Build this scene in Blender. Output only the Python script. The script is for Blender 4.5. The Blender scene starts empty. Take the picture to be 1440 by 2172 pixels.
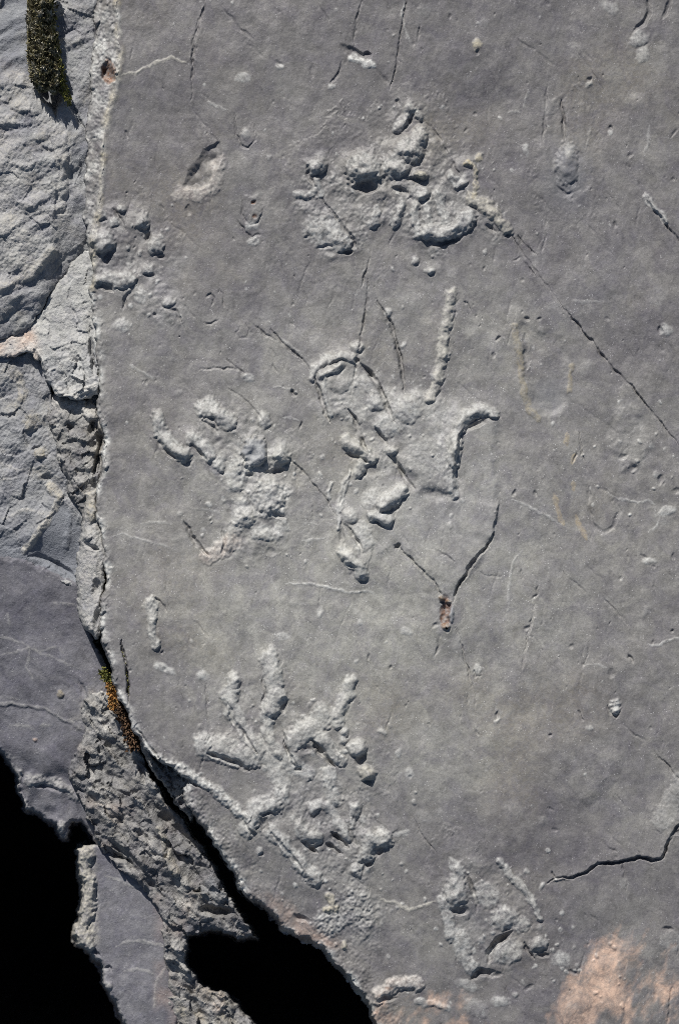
import bpy, math, random
import numpy as np
from mathutils import Vector

# ------------------------------------------------------------------ camera, sky, sun, exposure
S = 0.0005                      # metres for one unit of the survey grid laid over the slab
D = 1.7                         # camera height over the slab
CX, CY = 720.0, 1086.0
scene = bpy.context.scene
cam_d = bpy.data.cameras.new("camera")
cam = bpy.data.objects.new("camera", cam_d)
scene.collection.objects.link(cam)
cam.location = (0, 0, D)
cam_d.sensor_fit = 'VERTICAL'
cam_d.sensor_height = 24
cam_d.lens = 24 * D / (2172 * S)
cam_d.clip_start = 0.02
cam_d.clip_end = 2000
cam_d.dof.use_dof = True
cam_d.dof.focus_distance = D
cam_d.dof.aperture_fstop = 2.8
scene.camera = cam

EL, AZ = math.radians(34), math.radians(-17)     # sun stands over the top edge, a little to the left
sv = Vector((math.sin(AZ) * math.cos(EL), math.cos(AZ) * math.cos(EL), math.sin(EL)))
w = bpy.data.worlds.new("World")
scene.world = w
w.use_nodes = True
nt = w.node_tree
sky = nt.nodes.new('ShaderNodeTexSky')
sky.sky_type = 'NISHITA'
sky.sun_disc = False
sky.sun_elevation = EL
sky.sun_rotation = AZ
nt.nodes['Background'].inputs[1].default_value = 0.055
nt.links.new(sky.outputs[0], nt.nodes['Background'].inputs[0])
sl = bpy.data.lights.new("sun", 'SUN')
sl.energy = 4.9
sl.angle = math.radians(0.5)
sl.color = (1.0, 0.965, 0.91)
so = bpy.data.objects.new("sun", sl)
scene.collection.objects.link(so)
so.rotation_euler = sv.to_track_quat('Z', 'Y').to_euler()
so.location = (0, 3, 3)
scene.view_settings.view_transform = 'Standard'
scene.view_settings.look = 'None'
scene.view_settings.exposure = 0.0
scene.view_settings.gamma = 1.0
scene.cycles.filter_width = 0.9
scene.cycles.use_denoising = False        # keep the grain of the stone

random.seed(4)
rng = np.random.default_rng(4)

# ------------------------------------------------------------------ noise
_perm = rng.permutation(256).astype(np.int32)
_perm = np.concatenate([_perm, _perm, _perm])
_ang = rng.random(256) * 2 * np.pi
_gx, _gy = np.cos(_ang).astype(np.float32), np.sin(_ang).astype(np.float32)
_jx, _jy = rng.random(256).astype(np.float32), rng.random(256).astype(np.float32)

def perlin(X, Y, lam, seed=0):
    ca, sa = math.cos(seed * 1.37 + 0.5), math.sin(seed * 1.37 + 0.5)          # turned lattice, so no weave shows
    x = ((X * ca - Y * sa) / lam + seed * 17.31).astype(np.float32); y = ((X * sa + Y * ca) / lam + seed * 9.77).astype(np.float32)
    xf, yf = np.floor(x), np.floor(y)
    xi, yi = xf.astype(np.int32) & 255, yf.astype(np.int32) & 255
    x -= xf; y -= yf
    u = x * x * x * (x * (x * 6 - 15) + 10); v = y * y * y * (y * (y * 6 - 15) + 10)
    def g(i, j, a, b):
        k = _perm[_perm[(xi + i) & 255] + ((yi + j) & 255)]
        return _gx[k] * a + _gy[k] * b
    a = g(0, 0, x, y); b = g(1, 0, x - 1, y); c = g(0, 1, x, y - 1); d = g(1, 1, x - 1, y - 1)
    a += u * (b - a); c += u * (d - c)
    return (a + v * (c - a)) * 1.5

def fbm(X, Y, lam, oct=4, seed=0, gain=0.5):
    r = 0; am = 1.0
    for o in range(oct):
        r = r + am * perlin(X, Y, lam / 2 ** o, seed + o * 3)
        am *= gain
    return r

def lumps(X, Y, lam, seed=0):
    """pebbly relief: 1 at cell centres, falling to 0 at the borders"""
    x = X / lam + seed * 3.7; y = Y / lam + seed * 5.1
    xi, yi = np.floor(x).astype(np.int32), np.floor(y).astype(np.int32)
    best = np.full(x.shape, 9.0, np.float32)
    for i in (-1, 0, 1):
        for j in (-1, 0, 1):
            k = _perm[_perm[(xi + i) & 255] + ((yi + j) & 255)]
            dx = xi + i + _jx[k] - x; dy = yi + j + _jy[k] - y
            np.minimum(best, dx * dx + dy * dy, out=best)
    return np.clip(1 - best * 1.3, 0, 1)

def facets(X, Y, lam, seed=0, tilt=1.0):
    """angular chips: every cell is a small plane with its own height and tilt"""
    x = X / lam + seed * 3.3; y = Y / lam + seed * 7.9
    xi, yi = np.floor(x).astype(np.int32), np.floor(y).astype(np.int32)
    best = np.full(x.shape, 9.0, np.float32); val = np.zeros(x.shape, np.float32)
    for i in (-1, 0, 1):
        for j in (-1, 0, 1):
            k = _perm[_perm[(xi + i) & 255] + ((yi + j) & 255)]
            dx = x - (xi + i + _jx[k]); dy = y - (yi + j + _jy[k])
            d = dx * dx + dy * dy
            m = d < best
            best = np.where(m, d, best)
            val = np.where(m, _jx[_perm[k]] - 0.5 + tilt * (_gx[_perm[k]] * dx + _gy[_perm[k]] * dy) * 0.8, val)
    return val

def sstep(a, b, x):
    t = np.clip((x - a) / (b - a), 0, 1)
    return t * t * (3 - 2 * t)

# ------------------------------------------------------------------ shapes on the survey grid
def seg_dist(X, Y, pts, skew=1.0):
    n = len(pts)
    L = [math.hypot(pts[i + 1][0] - pts[i][0], pts[i + 1][1] - pts[i][1]) for i in range(n - 1)]
    tot = sum(L) or 1
    best = np.full(X.shape, 1e9, np.float32); side = np.zeros(X.shape, np.float32); T = np.zeros(X.shape, np.float32)
    acc = 0
    for i in range(n - 1):
        x0, y0 = pts[i][:2]; dx = pts[i + 1][0] - x0; dy = pts[i + 1][1] - y0
        l2 = dx * dx + dy * dy or 1
        t = np.clip(((X - x0) * dx + (Y - y0) * dy) / l2, 0, 1)
        ex = X - x0 - t * dx; ey = Y - y0 - t * dy
        if skew != 1.0: ey = np.where(ey < 0, ey * skew, ey)
        d2 = ex * ex + ey * ey
        m = d2 < best
        best = np.where(m, d2, best)
        side = np.where(m, dx * (Y - y0) - dy * (X - x0), side)
        T = np.where(m, (acc + t * L[i]) / tot, T)
        acc += L[i]
    return np.sqrt(best), np.sign(side), T

def inside(X, Y, poly):
    r = np.zeros(X.shape, bool); n = len(poly)
    for i in range(n):
        x0, y0 = poly[i]; x1, y1 = poly[(i + 1) % n]
        if y0 == y1: continue
        r ^= ((y0 > Y) != (y1 > Y)) & (X < (x1 - x0) * (Y - y0) / (y1 - y0) + x0)
    return r

def poly_sd(X, Y, poly):
    d, _, _ = seg_dist(X, Y, list(poly) + [poly[0]])
    return np.where(inside(X, Y, poly), d, -d)

def world(px, py, h):
    """survey grid point and height (all in grid units) to metres"""
    k = S * (D - h * S) / D
    return np.stack([(px - CX) * k, -(py - CY) * k, h * S], -1)

# features: each is (kind, part, args, options)
def R(part, pts, wd, H, **k): return dict(kind='ridge', part=part, pts=pts, w=wd, H=H, **k)
def B(part, x, y, rx, ry, H, rot=0, **k): return dict(kind='bump', part=part, x=x, y=y, rx=rx, ry=ry, H=H, rot=rot, **k)
def G(part, pts, wd, H, **k): return dict(kind='groove', part=part, pts=pts, w=wd, H=H, **k)
def P(part, x, y, rx, ry, H, rot=0, **k): return dict(kind='pit', part=part, x=x, y=y, rx=rx, ry=ry, H=H, rot=rot, **k)
def E(part, pts, side, H, L, **k): return dict(kind='edge', part=part, pts=pts, side=side, H=H, L=L, w=L, **k)
def A(part, poly, H, soft=12, **k): return dict(kind='area', part=part, pts=poly, H=H, w=soft, soft=soft, **k)

def link(o):
    scene.collection.objects.link(o); return o

FREE_NORMALS = True
def mesh_object(name, V, N, F, attrs, mat, parent=None):
    me = bpy.data.meshes.new(name)
    me.vertices.add(len(V)); me.vertices.foreach_set('co', V.astype(np.float32).ravel())
    n = len(F)
    me.loops.add(n * 4); me.polygons.add(n)
    me.loops.foreach_set('vertex_index', F.astype(np.int32).ravel())
    me.polygons.foreach_set('loop_start', np.arange(0, n * 4, 4, dtype=np.int32))
    me.update(calc_edges=True)
    me.polygons.foreach_set('use_smooth', np.ones(n, bool))
    for an, ad in attrs.items():
        at = me.attributes.new(an, 'FLOAT_COLOR', 'POINT')
        at.data.foreach_set('color', ad.astype(np.float32).ravel())
    if N is not None:
        at = me.attributes.new('custom_normal', 'FLOAT_VECTOR', 'POINT')
        at.data.foreach_set('vector', N.astype(np.float32).ravel())
    me.materials.append(mat)
    o = link(bpy.data.objects.new(name, me))
    if parent is not None: o.parent = parent
    return o

def rock(name, label, cat, poly, zfun, xs, ys, feats, mat, edge_r=8, edge_drop=6, skirt=500, wall=5,
         rough_amp=1.0, warp=1.0, part_names=None, part_labels=None, part_parent=None, kind=None, swell=True):
    """one broken rock: an outline, a height function and the relief features traced on it"""
    xs = np.asarray(xs, np.float32); ys = np.asarray(ys, np.float32)
    X, Y = np.meshgrid(xs, ys)
    WX = X + warp * (3.2 * perlin(X, Y, 26, 1) + 1.8 * perlin(X, Y, 9, 2))
    WY = Y + warp * (3.2 * perlin(X, Y, 26, 3) + 1.8 * perlin(X, Y, 9, 4))
    sd = poly_sd(X + 1.6 * (WX - X) + 4 * perlin(X, Y, 52, 24), Y + 1.6 * (WY - Y) + 4 * perlin(X, Y, 52, 25), poly)
    h, rough, stain, tint = zfun(X, Y, sd)
    relief = np.zeros(X.shape, np.float32)
    if swell: h = h + 28 * np.tanh((Y - 1080) / 520) - 14
    shp = X.shape
    ridge = np.zeros(shp, np.float32); groove = np.zeros(shp, np.float32); halo = np.zeros(shp, np.float32); moat = np.zeros(shp, np.float32); add = np.zeros(shp, np.float32)
    pid = np.zeros(shp, np.int32); pstr = np.full(shp, 0.0, np.float32)
    parts = [None]
    keyed = {}
    for f in feats:
        if 'pts' in f:
            m = max(40, f['w'] * 4) + 12
            x0, x1 = min(p[0] for p in f['pts']) - m, max(p[0] for p in f['pts']) + m
            y0, y1 = min(p[1] for p in f['pts']) - m, max(p[1] for p in f['pts']) + m
        else:
            m = max(f['rx'], f['ry']) * 4.2 + 14
            x0, x1, y0, y1 = f['x'] - m, f['x'] + m, f['y'] - m, f['y'] + m
        a, b = np.searchsorted(ys, [y0, y1]); c, d_ = np.searchsorted(xs, [x0, x1])
        if b - a < 2 or d_ - c < 2: continue
        sl = (slice(a, b), slice(c, d_))
        x, y = WX[sl], WY[sl]
        k = f['kind']
        if k in ('ridge', 'groove', 'edge'):
            d, sg, T = seg_dist(x, y, f['pts'], 0.85 if k == 'ridge' and f['w'] > 6 else 1.0)
            taper = 1.0
            if k == 'groove' or f.get('taper'):
                taper = 0.35 + 0.65 * np.clip(np.minimum(T, 1 - T) * 5, 0, 1)
            ww = f['w'] * taper
        if k == 'ridge':
            ww = ww * (1 + 0.45 * perlin(X[sl], Y[sl], max(20, f['w'] * 1.6), 6) + 0.2 * perlin(X[sl], Y[sl], 8, 26))
            q = np.clip(1 - (d / ww) ** 2, 0, 1)
            v = f['H'] * q ** f.get('p', 1.15) * taper
            v = v * (0.82 + 0.4 * perlin(X[sl], Y[sl], max(24, f['w'] * 1.8), 7))
            if f['w'] > 6: halo[sl] = np.maximum(halo[sl], 0.34 * f['H'] * np.exp(-(d / (2.0 * f['w'])) ** 2))
            ridge[sl] = np.maximum(ridge[sl], v); infl = q
            if f['w'] > 6 and f['H'] > 4:          # worn undercut on the lee side of the toe
                d2, _, _ = seg_dist(x - 3.5, y - 5.0, f['pts'])
                q2 = np.clip(1 - (d2 / ww) ** 2, 0, 1)
                moat[sl] = np.maximum(moat[sl], np.clip(q2 * 1.8, 0, 1) * np.clip(1 - 4 * q, 0, 1) * min(3.5, 0.28 * f['H']))
        elif k == 'bump':
            r = math.radians(f['rot']); dx, dy = x - f['x'], y - f['y']
            u = (dx * math.cos(r) + dy * math.sin(r)) / f['rx']; vv = (-dx * math.sin(r) + dy * math.cos(r)) / f['ry']
            vv = np.where(dy < 0, vv * 0.85, vv)
            r2 = (u * u + vv * vv) * (1 + 0.45 * perlin(X[sl], Y[sl], max(18, f['rx'] * 1.2), 5) + 0.25 * perlin(X[sl], Y[sl], 8, 27))
            q = np.clip(1 - r2, 0, 1)
            v = f['H'] * q ** f.get('p', 1.1) * (0.88 + 0.35 * perlin(X[sl], Y[sl], 22, 8))
            if f['rx'] > 6: halo[sl] = np.maximum(halo[sl], 0.34 * f['H'] * np.exp(-r2 / 4.0) * (r2 < 8))
            ridge[sl] = np.maximum(ridge[sl], v); infl = q
            if f['rx'] > 8 and f['H'] > 4:
                dx2, dy2 = dx - 3.5, dy - 5.0
                u2 = (dx2 * math.cos(r) + dy2 * math.sin(r)) / f['rx']; v2 = (-dx2 * math.sin(r) + dy2 * math.cos(r)) / f['ry']
                q2 = np.clip(1 - u2 * u2 - v2 * v2, 0, 1)
                moat[sl] = np.maximum(moat[sl], np.clip(q2 * 1.8, 0, 1) * np.clip(1 - 4 * q, 0, 1) * min(3.5, 0.28 * f['H']))
        elif k == 'pit':
            r = math.radians(f['rot']); dx, dy = x - f['x'], y - f['y']
            u = (dx * math.cos(r) + dy * math.sin(r)) / f['rx']; vv = (-dx * math.sin(r) + dy * math.cos(r)) / f['ry']
            q = np.clip(1 - u * u - vv * vv, 0, 1)
            groove[sl] = np.maximum(groove[sl], 0.85 * f['H'] * q ** f.get('p', 1.0)); infl = q
        elif k == 'groove':
            q = np.clip(1 - d / ww, 0, 1)
            v = f['H'] * np.minimum(1, q * 1.6) * taper * (0.8 + 0.7 * perlin(X[sl], Y[sl], 30, 9))
            groove[sl] = np.maximum(groove[sl], v); infl = q * 1.4
        elif k == 'edge':
            q = np.clip(np.minimum(T, 1 - T) * 6, 0, 1)
            sgn = sg * f['side']
            v = f['H'] * np.where(sgn > 0, np.exp(-d / f['L']), np.clip(1 - d / f.get('foot', 2.5), 0, 1)) * np.where((T <= 0) | (T >= 1), 0, q)
            add[sl] += v; infl = None
        elif k == 'area':
            s_ = poly_sd(x, y, f['pts'])
            q = sstep(-f['soft'] * 0.4, f['soft'], s_ + 0.7 * f['soft'] * perlin(X[sl], Y[sl], 42, 20))
            add[sl] += f['H'] * q; infl = q
        if infl is None:
            continue
        li, ro = f.get('light', 0), f.get('rough', 0)
        pat = np.clip(0.75 + 0.8 * perlin(X[sl], Y[sl], 46, 21), 0.15, 1.2)
        if k == 'area': ro = ro * pat; li = li * pat
        if np.any(ro): rough[sl] = np.maximum(rough[sl], ro * np.clip(infl * 2, 0, 1))
        if np.any(li): stain[sl][..., 1] = np.maximum(stain[sl][..., 1], li * np.clip(infl * 1.7, 0, 1))
        if f.get('relief'): relief[sl] = np.maximum(relief[sl], f['relief'] * np.clip(infl * 1.3, 0, 1))
        if f.get('tan'): stain[sl][..., 2] = np.maximum(stain[sl][..., 2], f['tan'] * np.clip(infl * 1.7, 0, 1))
        if f.get('orange'): stain[sl][..., 0] = np.maximum(stain[sl][..., 0], f['orange'] * np.clip(infl * 1.5, 0, 1))
        if f.get('rust'): tint[sl][..., 0] = np.maximum(tint[sl][..., 0], f['rust'] * np.clip(infl * 2, 0, 1))
        if f.get('blue'): tint[sl][..., 1] = np.maximum(tint[sl][..., 1], f['blue'] * np.clip(infl * 2, 0, 1))
        if f['part'] is not None and f.get('mask', True):
            key = f.get('key', id(f))
            if key not in keyed:
                keyed[key] = len(parts); parts.append(f)
            thr = 0.12 if k != 'area' else 0.5
            sel = (infl > thr)
            pid[sl] = np.where(sel, keyed[key], pid[sl])
    grain = (lumps(X, Y, 14, 2) - 0.5) * 2.0 + (lumps(X, Y, 7.5, 3) - 0.5) * 2.2 + 1.5 * perlin(X, Y, 19, 12) + 1.9 * perlin(X, Y, 6, 13)
    patch = np.clip(0.9 + 1.3 * perlin(X, Y, 130, 22), 0.25, 2)
    fine = (0.30 * perlin(X, Y, 14, 14) + 0.12 * perlin(X, Y, 4.6, 15) + 0.15 * perlin(X, Y, 8, 28) + 0.8 * perlin(X, Y, 36, 16)) * (0.6 + 0.4 * patch)
    fine = fine + 0.18 * perlin(X * 1.0 + Y * 0.22, (Y - X * 0.22) / 5, 7, 18) + 0.5 * perlin(X + Y * 0.5, (Y - X) / 3, 34, 19) * patch
    pock = np.clip(perlin(X, Y, 11, 29) - 0.66, 0, 1) * 6 * np.clip(perlin(X, Y, 90, 30) + 0.35, 0, 1)
    fine = fine - pock
    h = h + add + halo + ridge - np.maximum(groove, moat * (0.6 + 0.9 * np.clip(perlin(X, Y, 24, 35), -0.5, 1))) + fine * rough_amp + grain * rough
    # broken outline: rounded lip, then a steep wall
    fx, fy = X + 5 * perlin(X, Y, 30, 36), Y + 5 * perlin(X, Y, 30, 37)
    h = h + relief * (4.6 * perlin(fx, fy, 46, 32) + 3.6 * perlin(fx, fy / 1.3, 25, 33) + 2.2 * perlin(fx, fy, 13, 34))
    lip = np.clip(1 - sd / edge_r, 0, 1)
    h = h - edge_drop * lip ** 2 * (sd >= 0) - (sd < 0) * (edge_drop + np.clip(-sd, 0, wall) / wall * skirt)
    keep = sd > -wall - 3
    Vw = world(X, Y, h)
    gy, gx = np.gradient(h, ys, xs)
    N = np.stack([-gx, gy, np.ones_like(gx)], -1); N /= np.linalg.norm(N, axis=-1, keepdims=True)
    ny, nx = shp
    idx = np.arange(ny * nx).reshape(shp)
    F = np.stack([idx[1:, :-1], idx[1:, 1:], idx[:-1, 1:], idx[:-1, :-1]], -1).reshape(-1, 4)
    kf = (keep[1:, :-1] & keep[1:, 1:] & keep[:-1, 1:] & keep[:-1, :-1]).ravel()
    fp = pid[:-1, :-1].ravel()
    F = F[kf]; fp = fp[kf]
    Vf = Vw.reshape(-1, 3); Nf = N.reshape(-1, 3)
    sa = np.clip(stain, 0, 1).reshape(-1, 4); ta = np.clip(tint, 0, 1).reshape(-1, 4)
    def cut(sel, nm, parent):
        Fs = F[sel]
        u, inv = np.unique(Fs, return_inverse=True)
        return mesh_object(nm, Vf[u], Nf[u], inv.reshape(-1, 4), dict(stain=sa[u], tint=ta[u]), mat, parent)
    body = cut(fp == 0, name, None)
    body['kind'] = kind or 'thing'
    if not kind:
        body['label'] = label; body['category'] = cat
    made = {}
    # parts of the rock first, then the pieces of those parts
    for lvl in (0, 1):
        for i, f in enumerate(parts):
            if i == 0: continue
            owner = f.get('of')
            if (owner is None) != (lvl == 0): continue
            sel = fp == i
            if sel.sum() < 6: continue
            par = body if owner is None else made.get(owner, body)
            o = cut(sel, f['part'], par)
            if f.get('label'): o['label'] = f['label']
            if f.get('key'): made[f['key']] = o
    return body

# ------------------------------------------------------------------ materials
def rock_material(name, c1, c2, c3, light=(0.46, 0.45, 0.43), bump=0.5, speck=1.0, rough=0.8):
    m = bpy.data.materials.new(name); m.use_nodes = True
    n = m.node_tree.nodes; l = m.node_tree.links
    bs = n['Principled BSDF']
    bs.inputs['Roughness'].default_value = rough
    bs.inputs['Specular IOR Level'].default_value = 0.3
    geo = n.new('ShaderNodeNewGeometry')
    def noise(scale, detail=4, rg=0.6, dist=0):
        t = n.new('ShaderNodeTexNoise'); t.inputs['Scale'].default_value = scale
        t.inputs['Detail'].default_value = detail; t.inputs['Roughness'].default_value = rg
        t.inputs['Distortion'].default_value = dist
        l.new(geo.outputs['Position'], t.inputs['Vector']); return t.outputs['Fac']
    def ramp(src, a, b, va=0.0, vb=1.0):
        t = n.new('ShaderNodeMapRange'); t.inputs[1].default_value = a; t.inputs[2].default_value = b
        t.inputs[3].default_value = va; t.inputs[4].default_value = vb
        l.new(src, t.inputs[0]); return t.outputs[0]
    def mix(fac, a, b, mode='MIX'):
        t = n.new('ShaderNodeMix'); t.data_type = 'RGBA'; t.blend_type = mode
        for sk, v in ((0, fac), (6, a), (7, b)):
            if isinstance(v, bpy.types.NodeSocket): l.new(v, t.inputs[sk])
            elif sk == 0: t.inputs[0].default_value = v
            else: t.inputs[sk].default_value = (*v, 1)
        return t.outputs[2]
    def mul(a, b, op='MULTIPLY'):
        t = n.new('ShaderNodeMath'); t.operation = op
        for i, v in enumerate((a, b)):
            if isinstance(v, bpy.types.NodeSocket): l.new(v, t.inputs[i])
            else: t.inputs[i].default_value = v
        return t.outputs[0]
    col = mix(ramp(noise(4.5, 5, 0.62, 0.6), 0.36, 0.64), c1, c2)
    col = mix(ramp(noise(13, 6, 0.7, 1.0), 0.50, 0.72, 0, 0.75), col, c3)
    col = mix(ramp(noise(34, 6, 0.75, 0.8), 0.45, 0.66, 0, 0.8), col, mix(1.0, col, (0.74, 0.73, 0.82), 'MULTIPLY'))
    col = mix(ramp(noise(22, 7, 0.78, 1.2), 0.50, 0.70, 0, 0.85), col, mix(1.0, col, (1.32, 1.31, 1.26), 'MULTIPLY'))
    # fine salt-and-pepper grain
    g = ramp(noise(560, 3, 0.8), 0.30, 0.70, 0.80, 1.20)
    g2 = ramp(noise(75, 5, 0.68, 0.6), 0.32, 0.68, 0.78, 1.22)
    gg = mul(g, g2)
    cc = n.new('ShaderNodeCombineColor')
    for i in range(3): l.new(gg, cc.inputs[i])
    col = mix(1.0, col, cc.outputs[0], 'MULTIPLY')
    vor = n.new('ShaderNodeTexVoronoi'); vor.inputs['Scale'].default_value = 340
    l.new(geo.outputs['Position'], vor.inputs['Vector'])
    sp = ramp(vor.outputs['Distance'], 0.14, 0.24, 0.8 * speck, 0.0)
    sp = mul(sp, ramp(noise(110, 3), 0.50, 0.62))
    col = mix(sp, col, (0.62, 0.62, 0.60))
    dk = mul(ramp(noise(230, 4, 0.7), 0.60, 0.70), ramp(noise(26, 3), 0.42, 0.60))
    col = mix(mul(dk, 0.55), col, mix(1.0, col, (0.35, 0.34, 0.36), 'MULTIPLY'))
    at = n.new('ShaderNodeAttribute'); at.attribute_name = 'stain'
    se = n.new('ShaderNodeSeparateColor'); l.new(at.outputs['Color'], se.inputs[0])
    at2 = n.new('ShaderNodeAttribute'); at2.attribute_name = 'tint'
    se2 = n.new('ShaderNodeSeparateColor'); l.new(at2.outputs['Color'], se2.inputs[0])
    col = mix(mul(se2.outputs[2], 1.0), col, mix(1.0, col, (0.62, 0.605, 0.64), 'MULTIPLY'))  # purpler slate, with the dimmer light towards the slab's edges multiplied in
    brk = ramp(noise(210, 5, 0.75), 0.36, 0.62, 0.08, 1.0)
    brk2 = ramp(noise(30, 8, 0.78, 1.4), 0.38, 0.60, 0.28, 1.0)
    col = mix(mul(se2.outputs[1], 0.75), col, (0.21, 0.225, 0.255))
    col = mix(mul(se.outputs[1], brk), col, light)
    col = mix(mul(se.outputs[2], brk), col, (0.44, 0.37, 0.22))
    col = mix(mul(se.outputs[0], brk2), col, mix(brk, (0.48, 0.335, 0.26), (0.70, 0.50, 0.385)))
    col = mix(mul(se2.outputs[0], brk), col, mix(brk2, (0.06, 0.032, 0.022), (0.24, 0.115, 0.06)))
    l.new(col, bs.inputs['Base Color'])
    b1 = n.new('ShaderNodeBump'); b1.inputs['Strength'].default_value = bump; b1.inputs['Distance'].default_value = 0.0022
    hn = mul(noise(520, 4, 0.75), 0.55); hn = mul(hn, mul(noise(170, 4, 0.7), 1.0), 'ADD')
    l.new(hn, b1.inputs['Height']); l.new(b1.outputs[0], bs.inputs['Normal'])
    return m

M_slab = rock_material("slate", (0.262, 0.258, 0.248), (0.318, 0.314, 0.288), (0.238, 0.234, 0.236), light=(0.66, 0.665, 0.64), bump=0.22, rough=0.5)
M_left = rock_material("pale_broken_rock", (0.25, 0.255, 0.265), (0.345, 0.345, 0.338), (0.18, 0.18, 0.205), light=(0.54, 0.52, 0.48), bump=0.8)
M_wedge = rock_material("light_wedge_rock", (0.33, 0.34, 0.335), (0.41, 0.41, 0.395), (0.25, 0.26, 0.275), light=(0.62, 0.60, 0.56), bump=0.8)
M_dark = rock_material("purple_slate", (0.145, 0.143, 0.162), (0.215, 0.212, 0.228), (0.105, 0.105, 0.122), light=(0.50, 0.49, 0.46), bump=0.4, speck=0.5)
M_rough = rock_material("rough_broken_rock", (0.16, 0.16, 0.168), (0.27, 0.265, 0.255), (0.085, 0.085, 0.095), light=(0.58, 0.565, 0.53), bump=1.0)
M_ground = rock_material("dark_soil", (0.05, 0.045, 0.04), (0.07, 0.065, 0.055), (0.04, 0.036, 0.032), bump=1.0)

def zeros(X): return np.zeros(X.shape, np.float32), np.zeros(X.shape + (4,), np.float32), np.zeros(X.shape + (4,), np.float32)

def grid(a, b, step, pre=(), post=()):
    return np.concatenate([np.array(pre, float), np.arange(a, b + step, step), np.array(post, float)])

# ------------------------------------------------------------------ ground: one sheet to the horizon, sunk under the open joints
pit_poly = [(-420, 1400), (-100, 1380), (200, 1380), (330, 1500), (560, 1750), (900, 2000), (1050, 2250), (1000, 2600), (400, 2700), (-200, 2700), (-420, 2500)]
gx_ = np.concatenate([-np.geomspace(400000, 2500, 30), np.arange(-1500, 3001, 60), np.geomspace(4000, 400000, 30)])
gy_ = np.concatenate([-np.geomspace(400000, 2500, 30), np.arange(-1500, 4001, 60), np.geomspace(5000, 400000, 30)])
GX, GY = np.meshgrid(gx_, gy_)
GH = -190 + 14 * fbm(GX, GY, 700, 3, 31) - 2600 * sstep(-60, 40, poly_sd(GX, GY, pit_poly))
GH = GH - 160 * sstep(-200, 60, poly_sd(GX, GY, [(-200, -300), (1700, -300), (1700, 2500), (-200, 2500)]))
gi = np.arange(GX.size).reshape(GX.shape)
GF = np.stack([gi[1:, :-1], gi[1:, 1:], gi[:-1, 1:], gi[:-1, :-1]], -1).reshape(-1, 4)
GV = np.stack([(GX - CX) * S, -(GY - CY) * S, GH * S], -1).reshape(-1, 3)
z4 = np.zeros((GX.size, 4))
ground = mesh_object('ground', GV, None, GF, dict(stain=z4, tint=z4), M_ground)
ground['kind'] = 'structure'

# ------------------------------------------------------------------ the fossil slab
slab_poly = [(206, -420), (205, 0), (203, 60), (197, 110), (193, 150), (195, 180), (190, 230), (181, 265), (183, 310), (182, 400), (176, 450),
    (190, 528), (195, 560), (197, 600), (192, 625), (197, 665), (202, 705), (207, 740), (208, 790), (210, 830), (212, 870), (215, 905), (221, 935), (217, 962),
    (219, 988), (204, 1040), (206, 1090), (214, 1120), (217, 1150), (222, 1190), (229, 1215), (225, 1250), (217, 1270), (215, 1300), (213, 1330),
    (222, 1360), (230, 1385), (238, 1420), (245, 1460), (254, 1487), (266, 1502), (279, 1530), (290, 1562), (310, 1585), (330, 1605), (355, 1620), (380, 1640), (395, 1660),
    (391, 1690), (400, 1715), (420, 1735), (440, 1765), (455, 1790), (480, 1820), (500, 1850), (508, 1866), (515, 1890), (530, 1905), (560, 1920),
    (580, 1940), (600, 1965), (640, 1990), (680, 2010), (700, 2026), (715, 2050), (740, 2075), (765, 2105), (785, 2135), (800, 2172),
    (826, 2230), (900, 2330), (980, 2480), (1000, 2700), (2100, 2700), (2100, -420)]
ridge_line = [(250, -420), (250, 0), (250, 60), (256, 110), (250, 170), (240, 210), (226, 260), (220, 300), (218, 370), (214, 420), (200, 500), (196, 560), (196, 620)]

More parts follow.
